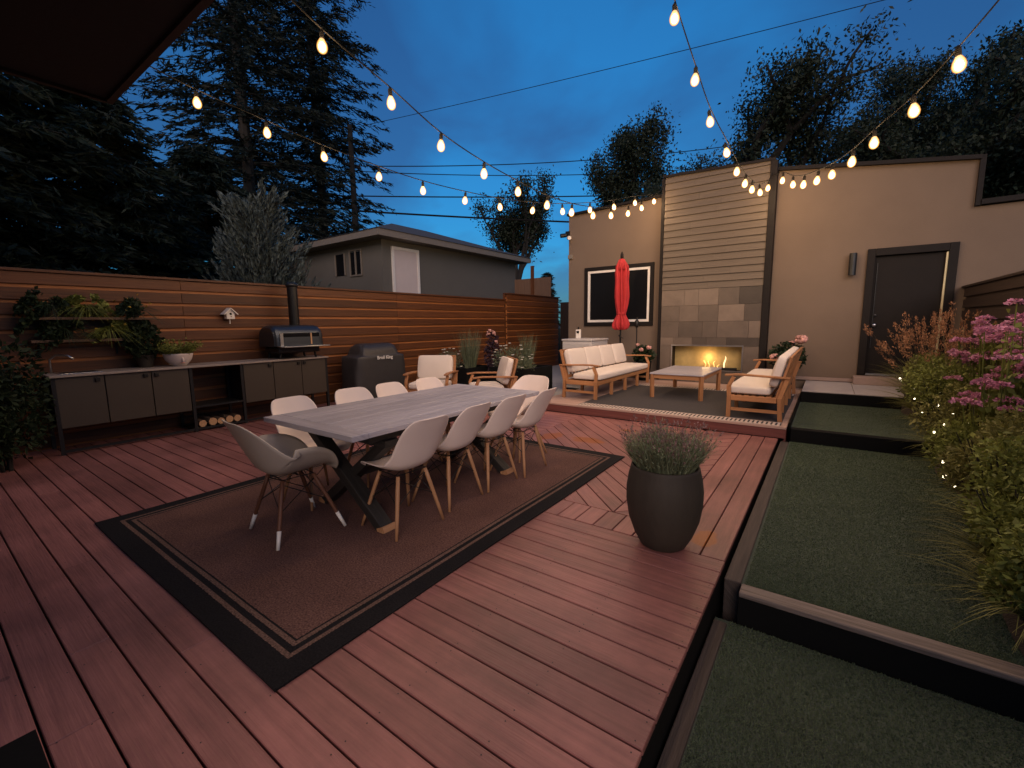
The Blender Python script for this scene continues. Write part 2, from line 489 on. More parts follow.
# raised patio platform
def make_patio():
    mb = MB()
    x0, x1, y0, y1 = -3.86, -.335, 6.05, 9.74
    y = y0
    while y < y1 - .02:
        ye = min(y + .14, y1)
        mb.box(x0, x1, y + .003, ye - .003, .112, .14); y = ye
    tag(mb.build('patio_platform', M['patio'], bevel=.003, seg=1), kind='structure')
    r = MB(); r.box(x0, x1 - .004, y0 + .012, y0 + .036, .002, .111); r.box(x1 - .03, x1 - .006, y0 + .04, y1, -.3, .111); r.box(x0 + .005, x0 + .03, y0 + .04, y1, 0, .111)
    tag(r.build('patio_riser', M['riser']), kind='structure')
make_patio()

# terraces of turf
def make_turf():
    zz = [(-.20, -2.2, 2.44), (-.04, 2.56, 6.12), (.11, 6.24, 8.32)]
    for k, (z, y0, y1) in enumerate(zz):
        mb = MB(); mb.box(-.40 if k == 0 else -.30, 1.75, y0, y1, -.5, z)
        tag(mb.build('turf', M['turf']), kind='structure')
        dens = [190000, 190000, 40000][k]
        ya = max(y0, .75)
        n = dens
        # denser near the camera
        y = ya + (y1 - ya) * RNG.random(n) ** (1.5 if k < 2 else 1)
        x = RNG.uniform(-.285 if k else -.33, 1.30, n)
        x = np.where(RNG.random(n) < .0, x, x)
        root = np.stack([x, y, np.full(n, z)], 1)
        lean = np.stack([RNG.normal(0, .9, n) + .5, RNG.normal(0, .9, n), np.ones(n)], 1)
        L = RNG.uniform(.006, .013, n); Wd = RNG.uniform(.001, .0019, n) * (1 + (y - ya) * .25)
        D = unit(lean); sd = unit(np.cross(D, RNG.normal(size=(n, 3))))
        V = np.empty((n, 3, 3))
        V[:, 0] = root - sd * Wd[:, None]; V[:, 1] = root + sd * Wd[:, None]; V[:, 2] = root + D * L[:, None]
        o = np_mesh('turf_grass', V.reshape(-1, 3), np.arange(3 * n).reshape(n, 3), M['blade'])
        tag(o, 'short dark green artificial grass on one terrace of the lawn', 'grass', kind='stuff')
make_turf()
GT = 'timber edging of the turf terraces'
def timber(x0, x1, y0, y1, z0, z1, label, m='sleeper', dark=None):
    mb = MB(); mb.box(x0, x1, y0, y1, z0, z1)
    o = mb.build('edging_timber', M[m], bevel=.006, seg=2)
    return tag(o, label, 'timber', GT)
timber(-.385, -.30, 2.56, 6.04, -.3, -.028, 'weathered brown timber running along the deck edge beside the middle turf')
timber(-.40, -.335, .2, 2.40, -.4, -.185, 'weathered brown timber beside the lowest turf, below the deck edge')
def worn_step():
    t = empty('edging_timber', (.73, 2.5, 0), 0, 'pale worn timber step between the lowest turf and the middle turf', 'timber', GT)
    b = MB(); b.box(-1.025, 1.02, -.045, .05, -.45, -.052); b.build('riser', M['black_pot'], t)
    p = MB(); p.box(-1.025, 1.02, -.05, .052, -.05, -.022); p.build('worn_cap', M['worn'], t, bevel=.006)
worn_step()
timber(-.295, 1.75, 6.125, 6.235, -.4, .118, 'black timber step between the middle turf and the small far turf', 'black_pot')
timber(-.295, 1.75, 8.325, 8.40, -.3, .27, 'black timber step below the grey stone landing', 'black_pot')
timber(-.325, -.30, 6.245, 9.93, -.2, .17, 'black timber along the patio side beside the far turf', 'black_pot')
mb = MB(); 
for i in range(3): mb.box(-.295 + i * .68, -.295 + (i + 1) * .68 - .006, 8.405, 9.93, .05, .28)
tag(mb.build('stone_landing', M['paver'], bevel=.006), kind='structure')

# ------------------------------------------------------------------ rugs
def rug_material():
    m, nt, N, L, P = nodes_of('rug_weave')
    tc = N.new('ShaderNodeTexCoord'); sep = N.new('ShaderNodeSeparateXYZ'); L.new(tc.outputs['Object'], sep.inputs[0])
    hx, hy = 1.295, 1.81
    dx = math_node(nt, 'SUBTRACT', hx, math_node(nt, 'ABSOLUTE', sep.outputs[0]))
    dy = math_node(nt, 'SUBTRACT', hy, math_node(nt, 'ABSOLUTE', sep.outputs[1]))
    d = math_node(nt, 'MINIMUM', dx, dy)
    nz = N.new('ShaderNodeTexNoise'); nz.inputs['Scale'].default_value = 110; nz.inputs['Detail'].default_value = 4
    L.new(tc.outputs['Object'], nz.inputs['Vector'])
    d = math_node(nt, 'ADD', d, math_node(nt, 'MULTIPLY', math_node(nt, 'SUBTRACT', nz.outputs['Fac'], .5), .008))
    cr = N.new('ShaderNodeValToRGB'); cr.color_ramp.interpolation = 'CONSTANT'
    E = cr.color_ramp.elements
    blk, tan, brn = (.010, .009, .010, 1), (.12, .072, .056, 1), (.112, .058, .047, 1)
    E[0].position = 0; E[0].color = blk
    E[1].position = .112 / .5; E[1].color = tan
    for p, c in ((.136, blk), (.165, tan), (.188, blk), (.198, brn)):
        e = E.new(p / .5); e.color = c
    L.new(math_node(nt, 'DIVIDE', d, .5), cr.inputs[0])
    sp = N.new('ShaderNodeMapRange'); sp.inputs[1].default_value = .3; sp.inputs[2].default_value = .7; sp.inputs[3].default_value = .45; sp.inputs[4].default_value = 1.55
    L.new(nz.outputs['Fac'], sp.inputs[0])
    n2 = N.new('ShaderNodeTexNoise'); n2.inputs['Scale'].default_value = 2.5; n2.inputs['Detail'].default_value = 5
    L.new(tc.outputs['Object'], n2.inputs['Vector'])
    s2 = N.new('ShaderNodeMapRange'); s2.inputs[1].default_value = .3; s2.inputs[2].default_value = .7; s2.inputs[3].default_value = .8; s2.inputs[4].default_value = 1.15
    L.new(n2.outputs['Fac'], s2.inputs[0])
    hs = N.new('ShaderNodeHueSaturation'); L.new(cr.outputs[0], hs.inputs['Color']); L.new(math_node(nt, 'MULTIPLY', sp.outputs[0], s2.outputs[0]), hs.inputs['Value'])
    L.new(hs.outputs[0], P.inputs['Base Color']); P.inputs['Roughness'].default_value = .9; P.inputs['Specular IOR Level'].default_value = .15
    b = N.new('ShaderNodeBump'); b.inputs['Strength'].default_value = .5; b.inputs['Distance'].default_value = .004
    L.new(nz.outputs['Fac'], b.inputs['Height']); L.new(b.outputs[0], P.inputs['Normal'])
    return m
def sheet(nx, ny, hx, hy, t, wob):
    mb = MB(); vs = []
    for j in range(ny + 1):
        for i in range(nx + 1):
            x, y = -hx + 2 * hx * i / nx, -hy + 2 * hy * j / ny
            vs.append((x + wob * math.sin(y * 3.1), y + wob * math.sin(x * 2.3), t + .0015 * math.sin(x * 7 + y * 4)))
    n = nx + 1
    fs = [(j * n + i, j * n + i + 1, (j + 1) * n + i + 1, (j + 1) * n + i) for j in range(ny) for i in range(nx)]
    b = len(vs)
    vs += [(x, y, 0.0) for x, y, z in vs[:]]
    for i in range(nx): fs += [(i + 1, i, b + i, b + i + 1), (ny * n + i, ny * n + i + 1, b + ny * n + i + 1, b + ny * n + i)]
    for j in range(ny): fs += [(j * n, (j + 1) * n, b + (j + 1) * n, b + j * n), ((j + 1) * n + nx, j * n + nx, b + j * n + nx, b + (j + 1) * n + nx)]
    mb.add(vs, fs); return mb
o = sheet(26, 36, 1.295, 1.81, .009, .004).build('area_rug', rug_material())
o.location = (-2.945, 2.51, .002)
tag(o, 'large brown outdoor rug with black striped border under the dining table', 'rug')

def patio_rug_material():
    m, nt, N, L, P = nodes_of('patio_rug_weave')
    tc = N.new('ShaderNodeTexCoord'); sep = N.new('ShaderNodeSeparateXYZ'); L.new(tc.outputs['Object'], sep.inputs[0])
    hy = 1.40
    dy = math_node(nt, 'SUBTRACT', hy, math_node(nt, 'ABSOLUTE', sep.outputs[1]))
    inb = math_node(nt, 'LESS_THAN', dy, .21)
    tick = math_node(nt, 'GREATER_THAN', math_node(nt, 'FRACT', math_node(nt, 'MULTIPLY', sep.outputs[0], 20.0)), .45)
    edge = math_node(nt, 'MAXIMUM', math_node(nt, 'LESS_THAN', dy, .025), math_node(nt, 'GREATER_THAN', dy, .185))
    pale = math_node(nt, 'MULTIPLY', inb, math_node(nt, 'MAXIMUM', tick, edge))
    nz = N.new('ShaderNodeTexNoise'); nz.inputs['Scale'].default_value = 60; nz.inputs['Detail'].default_value = 5
    L.new(tc.outputs['Object'], nz.inputs['Vector'])
    mx = N.new('ShaderNodeMix'); mx.data_type = 'RGBA'; mx.inputs[6].default_value = (.036, .031, .032, 1); mx.inputs[7].default_value = (.50, .40, .34, 1)
    L.new(pale, mx.inputs[0])
    mr = N.new('ShaderNodeMapRange'); mr.inputs[1].default_value = .3; mr.inputs[2].default_value = .7; mr.inputs[3].default_value = .7; mr.inputs[4].default_value = 1.3
    L.new(nz.outputs['Fac'], mr.inputs[0])
    hs = N.new('ShaderNodeHueSaturation'); L.new(mx.outputs[2], hs.inputs['Color']); L.new(mr.outputs[0], hs.inputs['Value'])
    L.new(hs.outputs[0], P.inputs['Base Color']); P.inputs['Roughness'].default_value = .9
    b = N.new('ShaderNodeBump'); b.inputs['Strength'].default_value = .4; b.inputs['Distance'].default_value = .004
    L.new(nz.outputs['Fac'], b.inputs['Height']); L.new(b.outputs[0], P.inputs['Normal'])
    return m
o = sheet(20, 20, 1.36, 1.40, .008, .004).build('patio_rug', patio_rug_material())
o.location = (-1.76, 7.462, .142)
tag(o, 'dark grey rug with pale dashed border on the raised patio', 'rug')

mb = sheet(8, 8, .45, .45, .012, .0)
o = mb.build('door_mat', M['black_pot']); o.location = (-1.722, -.316, .002)
tag(o, 'black mat corner on the deck in the near left corner', 'mat')

# ------------------------------------------------------------------ dining table
def make_table():
    t = empty('dining_table', (-2.785, 2.555, 0), 0, 'long weathered grey wood dining table with dark crossed legs on the rug', 'table')
    hx, hy = .535, 1.045
    mb = MB()
    n = 7; w = 2 * hx / n
    for i in range(n):
        x = -hx + i * w
        ofs = random.uniform(-.3, .3)
        mb.box(x + .0015, x + w - .0015, -hy + .122, ofs - .001, .715, .75)
        mb.box(x + .0015, x + w - .0015, ofs + .001, hy - .122, .715, .7495)
    for s in (-1, 1): mb.box(-hx, hx, s * (hy - .06) - .06, s * (hy - .06) + .06, .714, .7505)
    mb.build('tabletop', M['weathered'], t, bevel=.004)
    a = MB()
    for s in (-1, 1): a.box(s * .40 - .02, s * .40 + .02, -hy + .2, hy - .2, .645, .713)
    a.build('apron', M['tableleg'], t)
    for s in (-1, 1):
        y = s * .70
        for d in (-1, 1):
            l = MB(); l.bar((d * .42, y + d * .035, .64), (-d * .40, y + d * .035, .02), .07, .10, up=(0, 1, 0))
            lo = l.build('leg', M['tableleg'], t, bevel=.006)
            f = MB(); f.bar((-d * .40, y + d * .035, .045), (-d * .417, y + d * .035, .004), .074, .105, up=(0, 1, 0))
            f.build('foot', M['dowel'], lo)
        c = MB(); c.box(-.46, .46, y - .05, y + .05, .60, .643)
        c.build('crossbar', M['tableleg'], t)
    c = MB(); c.box(-.035, .035, -.66, .66, .30, .37); c.build('stretcher', M['tableleg'], t)
make_table()

# ------------------------------------------------------------------ shell chairs
def shell_mesh(arm=False):
    if not arm:
        py = [.225, .205, .15, .05, -.05, -.13, -.19, -.232, -.275, -.322, -.352, -.362]
        pz = [.405, .432, .440, .430, .424, .430, .468, .545, .635, .725, .785, .802]
        hw = [.135, .195, .220, .230, .233, .232, .228, .222, .218, .205, .168, .115]
        cu = [.00, .012, .03, .045, .058, .07, .075, .06, .048, .036, .02, .01]
    else:
        py = [.235, .215, .16, .06, -.05, -.14, -.205, -.25, -.29, -.33, -.36, -.372]
        pz = [.395, .425, .435, .428, .422, .430, .470, .55, .64, .73, .795, .815]
        hw = [.15, .225, .265, .29, .305, .31, .305, .292, .27, .24, .19, .12]
        cu = [.0, .04, .12, .185, .205, .20, .185, .15, .10, .06, .025, .01]
    t = np.linspace(0, 1, len(py))
    nu, nv = 34, 24
    V = []
    def cub(a, u):
        # smooth interpolation (Catmull-Rom)
        x = u * (len(a) - 1); i = min(int(x), len(a) - 2); f = x - i
        p0, p1, p2, p3 = a[max(i - 1, 0)], a[i], a[i + 1], a[min(i + 2, len(a) - 1)]
        return .5 * (2 * p1 + (p2 - p0) * f + (2 * p0 - 5 * p1 + 4 * p2 - p3) * f * f + (3 * p1 - p0 - 3 * p2 + p3) * f ** 3)
    for i in range(nu + 1):
        u = i / nu
        y, z, w, c = cub(py, u), cub(pz, u), cub(hw, u), cub(cu, u)
        k = min(1, max(0, (u - .38) / .3)); k = k * k * (3 - 2 * k)
        ny, nz = math.sin(k * PI / 2 * .95), math.cos(k * PI / 2 * .95)
        for j in range(nv + 1):
            v = -1 + 2 * j / nv
            a = abs(v) ** (2.4 if not arm else 2.8)
            flare = 1 - (.08 if not arm else .05) * a
            V.append((w * v * flare, y + ny * c * a, z + nz * c * a))
    n = nv + 1
    F = [(i * n + j, i * n + j + 1, (i + 1) * n + j + 1, (i + 1) * n + j) for i in range(nu) for j in range(nv)]
    mb = MB(); mb.add(V, F); return mb
def make_chair(arm, m, legm, dipped, splay=.195):
    t = empty('shell_armchair' if arm else 'shell_chair')
    o = shell_mesh(arm).build('shell', m, t, smooth=True)
    s = o.modifiers.new('thick', 'SOLIDIFY'); s.thickness = .007; s.offset = 0
    tops, feet = [], []
    sx = .205 if not arm else .235
    for a in (-1, 1):
        for b in (-1, 1):
            p, q = Vector((a * .115, b * .10 - .02, .395)), Vector((a * sx, b * splay, 0.0))
            l = MB(); l.tube([q, q.lerp(p, .3), q.lerp(p, .75), p], [.0095, .0125, .0145, .013], 10)
            lo = l.build('leg', legm, t, smooth=True)
            if dipped:
                d = MB(); d.tube([q + Vector((0, 0, .0005)), q.lerp(p, .27)], [.0108, .0136], 10); d.build('leg_tip', M['tip'], lo, smooth=True)
            tops.append(p); feet.append(q)
    w = MB()
    leg = {(a, b): (tops[i], feet[i]) for i, (a, b) in enumerate([(-1, -1), (-1, 1), (1, -1), (1, 1)])}
    for (a, b), (p, q) in leg.items():
        for (c, d) in (((-a), b), (a, -b)):
            p2, q2 = leg[(c, d)]
            w.tube([q.lerp(p, .52), p2.lerp(q2, .06)], .003, 6)
    w.tube([(-.12, -.12, .40), (.12, -.12, .40), (.12, .08, .40), (-.12, .08, .40), (-.12, -.12, .40)], .004, 6)
    w.tube([(-.12, -.02, .412), (.12, -.02, .412)], .006, 6)
    w.build('wire_brace', M['black_metal'], t)
    return t
GC = 'white shell chairs round the dining table'
proto = make_chair(False, M['shell'], M['dowel'], False)
RZ = PI / 2      # faces -X (local +y is forward)
spots = [(-2.375, 1.965, RZ - .05, 'white shell chair nearest the camera on the deck side of the dining table'),
         (-2.42, 2.47, RZ + .04, 'second white shell chair from the near end on the camera side of the table'),
         (-2.41, 2.95, RZ - .02, 'third white shell chair from the near end on the camera side of the table'),
         (-2.37, 3.40, RZ + .05, 'white shell chair at the far end of the camera side row, whole back visible'),
         (-3.31, 1.90, -RZ + .05, 'white shell chair nearest the camera on the fence side, beside the near armchair'),
         (-3.33, 2.46, -RZ - .06, 'second white shell chair from the near end on the fence side of the table'),
         (-3.33, 2.93, -RZ + .03, 'third white shell chair from the near end on the fence side, before the grill'),
         (-3.30, 3.42, -RZ - .03, 'farthest white shell chair on the fence side, before the cushioned armchair')]
for i, (x, y, rz, lab) in enumerate(spots):
    c = proto if i == 0 else copy_tree(proto)
    c.location = (x, y, .0115); c.rotation_euler = (0, 0, rz); tag(c, lab, 'chair', GC)
a1 = make_chair(True, M['shell_tan'], M['dowel_dark'], True, .225)
a1.location = (-2.93, 1.50, .0115); a1.rotation_euler = (0, 0, -.10)
tag(a1, 'beige shell armchair with white dipped legs at the near end of the table', 'armchair')
a2 = make_chair(True, M['shell'], M['dowel'], False, .225)
a2.location = (-2.66, 3.78, .0115); a2.rotation_euler = (0, 0, PI - .1)
tag(a2, 'white shell armchair at the far end of the dining table', 'armchair')

# ------------------------------------------------------------------ cushioned wooden seats
def cushion(name, x0, x1, y0, y1, z0, z1, parent, tilt=0.0, puff=.018, piv=None, m='cushion'):
    nx, ny, nz = 10, 10, 4
    mb = MB(); b = {}
    vs, fs = [], []
    def P(i, j, k):
        if (i, j, k) in b: return b[(i, j, k)]
        u, v, w = 2 * i / nx - 1, 2 * j / ny - 1, 2 * k / nz - 1
        # rounded box
        hx, hy, hz = (x1 - x0) / 2, (y1 - y0) / 2, (z1 - z0) / 2
        hmin = min(hx, hy, hz); rr = min(.04, hmin * .75)
        q = np.array([u * hx, v * hy, w * hz]); lim = np.array([hx - rr, hy - rr, hz - rr])
        inn = np.clip(q, -lim, lim); dq = q - inn; l = np.linalg.norm(dq)
        if l > rr: q = inn + dq / l * rr
        h = [hx, hy, hz]; ax = h.index(hmin)
        uu = [u, v, w]; others = [uu[t] for t in range(3) if t != ax]
        q[ax] += puff * uu[ax] * (1 - others[0] ** 2) * (1 - others[1] ** 2)
        q = q + np.array([(x0 + x1) / 2, (y0 + y1) / 2, (z0 + z1) / 2])
        b[(i, j, k)] = len(vs); vs.append(tuple(q)); return b[(i, j, k)]
    for i in range(nx):
        for j in range(ny):
            fs.append((P(i, j, 0), P(i, j + 1, 0), P(i + 1, j + 1, 0), P(i + 1, j, 0)))
            fs.append((P(i, j, nz), P(i + 1, j, nz), P(i + 1, j + 1, nz), P(i, j + 1, nz)))
    for k in range(nz):
        for i in range(nx):
            fs.append((P(i, 0, k), P(i + 1, 0, k), P(i + 1, 0, k + 1), P(i, 0, k + 1)))
            fs.append((P(i, ny, k), P(i, ny, k + 1), P(i + 1, ny, k + 1), P(i + 1, ny, k)))
        for j in range(ny):
            fs.append((P(0, j, k), P(0, j, k + 1), P(0, j + 1, k + 1), P(0, j + 1, k)))
            fs.append((P(nx, j, k), P(nx, j + 1, k), P(nx, j + 1, k + 1), P(nx, j, k + 1)))
    if tilt:
        c = Vector(piv); rot = Matrix.Rotation(tilt, 3, 'X')
        vs = [tuple(c + rot @ (Vector(p) - c)) for p in vs]
    mb.add(vs, fs)
    return mb.build(name, M[m], parent, smooth=True, sub=1)

def make_seat(name, Lx, nb, modules, label, cat, loc, rz, group=None, seatn=1, lattice=False, backh=.80):
    """local: x along the seat, -y is the front, depth .66"""
    t = empty(name, loc, rz, label, cat, group)
    D0, D1 = -.31, .31
    hx = Lx / 2
    fr = MB()
    fr.box(-hx + .03, hx - .03, D0 + .012, D0 + .04, .235, .305)
    fr.box(-hx + .03, hx - .03, D1 - .05, D1 - .022, .235, .305)
    n = max(6, int(Lx / .11))
    for i in range(n):
        y = D0 + .06 + (D1 - .12 - D0) * i / 6 if i < 7 else None
        if y is not None: fr.box(-hx + .045, hx - .045, y - .028, y + .028, .282, .304)
    for s in (-1, 1): fr.box(s * (hx - .025) - .014, s * (hx - .025) + .014, D0 + .04, D1 - .05, .235, .303)
    fr.build('seat_frame', M['teak'], t, bevel=.004)
    # legs
    xs = [-hx + .03 + (Lx - .06) * i / modules for i in range(modules + 1)]
    for i, x in enumerate(xs):
        end = i in (0, modules)
        l = MB()
        if end:
            l.bar((x, D0 + .03, 0), (x, D0 + .03, .30), .05, .05)
            l.bar((x, D0 + .03, .28), (x, D0 - .02 + .04, .43), .045, .05, up=(0, 1, 0))
            l.bar((x, D0 + .02, .42), (x, D0 + .075, .545), .045, .045, up=(0, 1, 0))
        else: l.box(x - .024, x + .024, D0 + .0, D0 + .05, 0, .236)
        l.build('leg', M['teak'], t, bevel=.004)
        l = MB()
        if end:
            l.bar((x, D1 - .0, 0), (x, D1 - .02, .30), .05, .05, up=(0, 1, 0))
            l.bar((x, D1 - .02, .29), (x, D1 + .055, .56), .045, .05, up=(0, 1, 0))
        else: l.box(x - .024, x + .024, D1 - .055, D1 - .005, 0, .236)
        l.build('leg', M['teak'], t, bevel=.004)
        if end:
            s_ = MB(); s_.box(x - .013, x + .013, D0 + .055, D1 - .03, .10, .14); s_.build('stretcher', M['teak'], t, bevel=.003)
    for s in (-1, 1):
        a = MB(); x = s * (hx - .03)
        ys = [D0 - .03, D0 + .12, 0, D1 - .1, D1 + .08]; z = [.560, .575, .570, .562, .555]
        for k in range(4):
            a.bar((x, ys[k], z[k]), (x, ys[k + 1] + .001, z[k + 1]), .072, .024)
        a.build('armrest', M['teak'], t, bevel=.005)
    # back frame, tilted
    bk = MB()
    def bp(x, h): return (x, D1 - .055 + .26 * (h - .30), h)
    top = backh - .015
    bk.bar(bp(-hx + .04, top), bp(hx - .04, top), .03, .06)
    bk.bar(bp(-hx + .04, .36), bp(hx - .04, .36), .026, .05)
    for i in range(modules + 1):
        x = -hx + .055 + (Lx - .11) * i / modules
        bk.bar(bp(x, .30), bp(x, top + .025), .045, .03, up=(0, 1, 0))
    if lattice:
        w = (Lx - .11) / modules
        for i in range(modules):
            xa = -hx + .055 + w * i; h0, h1 = .385, top - .03
            for q in range(2):
                xm, xn = xa + w * q / 2, xa + w * (q + 1) / 2
                bk.bar(bp(xm, h0), bp(xn, h1), .026, .014, up=(0, 1, 0)); bk.bar(bp(xn, h0), bp(xm, h1), .026, .013, up=(0, 1, 0))
            hm = (h0 + h1) / 2; bk.bar(bp(xa, hm), bp(xa + w, hm), .012, .026)
    else:
        k = int(Lx / .12)
        for i in range(k):
            x = -hx + .1 + (Lx - .2) * i / (k - 1)
            bk.bar(bp(x, .37), bp(x, top), .04, .014, up=(0, 1, 0))
    bk.build('back_frame', M['teak'], t, bevel=.003)
    w = (Lx - .12) / seatn
    for i in range(seatn):
        cushion('seat_cushion', -hx + .06 + w * i + .003, -hx + .06 + w * (i + 1) - .003, D0 - .015, D1 - .12, .306, .425, t, puff=.014)
    w = (Lx - .12) / nb
    for i in range(nb):
        cushion('back_cushion', -hx + .06 + w * i + .003, -hx + .06 + w * (i + 1) - .003, D1 - .175, D1 - .055, .415, backh + .02, t, tilt=-.25, puff=.016, piv=(0, D1 - .06, .40))
    return t
# local -y front -> faces +X when rotated by +90deg
make_seat('wooden_sofa', 2.62, 4, 4, 'long wooden sofa with cream cushions by the dark framed window on the patio', 'sofa', (-3.335, 7.90, .14), PI / 2, seatn=1)
make_seat('wooden_sofa', 2.72, 4, 4, 'wooden lattice-back sofa with cream cushions beside the far turf', 'sofa', (-.735, 7.66, .14), -PI / 2 - .0, seatn=2, lattice=True)
make_seat('wooden_armchair', .78, 1, 1, 'wooden armchair with cream cushions beside the covered grill, facing the camera', 'armchair', (-5.68, 5.48, 0), .49, backh=.83)
make_seat('wooden_armchair', .74, 1, 1, 'wooden armchair turned sideways in front of the black flower planter', 'armchair', (-4.55, 5.72, 0), -.72, backh=.83)

def coffee_table():
    t = empty('coffee_table', (-1.975, 8.03, .15), 0, 'low wooden coffee table on the grey patio rug before the fireplace', 'table')
    hx, hy = .425, .72
    mb = MB()
    for i in range(8): mb.box(-hx + .045, hx - .045, -hy + .050 + i * .166, -hy + .050 + i * .166 + .145, .395, .414)
    mb.box(-hx, hx, -hy, -hy + .042, .393, .416); mb.box(-hx, hx, hy - .042, hy, .393, .416)
    mb.box(-hx, -hx + .042, -hy + .043, hy - .043, .393, .416); mb.box(hx - .042, hx, -hy + .043, hy - .043, .393, .416)
    mb.build('tabletop', M['weathered'], t, bevel=.003)
    a = MB()
    for s in (-1, 1): a.box(-hx + .07, hx - .07, s * (hy - .035) - .012, s * (hy - .035) + .012, .325, .392); a.box(s * (hx - .035) - .012, s * (hx - .035) + .012, -hy + .07, hy - .07, .325, .392)
    a.build('apron', M['teak'], t)
    for sx in (-1, 1):
        for sy in (-1, 1):
            l = MB(); l.bar((sx * (hx - .04), sy * (hy - .04), 0), (sx * (hx - .035), sy * (hy - .035), .392), .055, .055); l.build('leg', M['teak'], t, bevel=.004)
coffee_table()

# ------------------------------------------------------------------ fences
def slat_fence(name, y0, y1, X, z0, z1, m, label, side=1, posts=1.9, pitch=.174, mback=None):
    """horizontal boards facing +X*side with a second staggered layer behind"""
    t = empty(name, (X, (y0 + y1) / 2, 0), 0, label, 'fence')
    cy = (y0 + y1) / 2
    f = MB(); n = int((z1 - z0) / pitch)
    np_ = max(1, round((y1 - y0) / posts)); py = [y0 + (y1 - y0) * i / np_ for i in range(np_ + 1)]
    for k in range(n):
        zt = z1 - .03 - k * pitch
        for i in range(np_):
            if i % 2 == 0 or i == np_ - 1:
                e = min(i + 2, np_)
                if i == np_ - 1 and np_ % 2 == 0: continue
                f.box(-.0, .022, py[i] - cy + .002, py[e] - cy - .002, zt - .133 + random.uniform(-.003, .003), zt + random.uniform(-.003, .003))
    f.build('board_panel', m, t, bevel=.002, seg=1).scale = (side, 1, 1)
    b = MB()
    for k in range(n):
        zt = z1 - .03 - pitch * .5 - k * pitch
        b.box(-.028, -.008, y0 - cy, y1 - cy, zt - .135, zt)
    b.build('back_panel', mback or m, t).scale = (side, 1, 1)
    c = MB(); c.box(-.10, .055, y0 - cy - .03, y1 - cy + .03, z1 - .026, z1 + .006)
    c.build('top_rail', m, t, bevel=.003).scale = (side, 1, 1)
    for y in py:
        p = MB(); p.box(-.09, -.030, y - cy - .045, y - cy + .045, z0, z1 - .03)
        p.build('post', m, t).scale = (side, 1, 1)
    return t
slat_fence('slat_fence', -1.4, 10.15, -7.5, -.1, 2.09, M['fence'], 'long brown horizontal board fence behind the outdoor kitchen', mback=M['fence_lit'])
slat_fence('slat_fence', 10.25, 13.2, -7.5, -.1, 2.27, M['fence'], 'taller short run of brown board fence past the covered grill', posts=1.5, mback=M['fence_lit'])
t = slat_fence('slat_fence', -1.0, 9.95, 1.72, -.3, 1.90, M['fence_dark'], 'dark board fence behind the pink flowers beside the door', side=-1)
def gate():
    t = empty('board_gate', (-6.4, 13.2, 0), 0, 'black board gate closing the gap between the fence and the building', 'gate')
    p = MB()
    for i in range(18): p.box(-1.0 + i * .112, -1.0 + i * .112 + .108, -.02, .02, .02, 2.10)
    p.build('board_panel', M['fence_dark'], t)
    r = MB(); r.box(-1.0, 1.01, .022, .06, .3, .4); r.box(-1.0, 1.01, .022, .06, 1.7, 1.8); r.build('gate_frame', M['fence_dark'], t)
    h = MB(); h.box(.8, .85, -.05, -.022, 1.0, 1.18); h.build('handle', M['black_metal'], t)
gate()
# neighbour's fence stub behind the garage
def stub():
    t = empty('wooden_screen', (-9.05, 14.0, 1.0), 0, 'small brown wooden screen with post standing past the end of the garage', 'screen')
    p = MB(); p.box(-.78, .80, -.02, .02, .0, 2.06); p.build('panel', M['shelfwood'], t)
    q = MB(); q.box(-.02, .10, -.08, -.022, 0, 2.5); q.build('post', M['fence'], t)
stub()

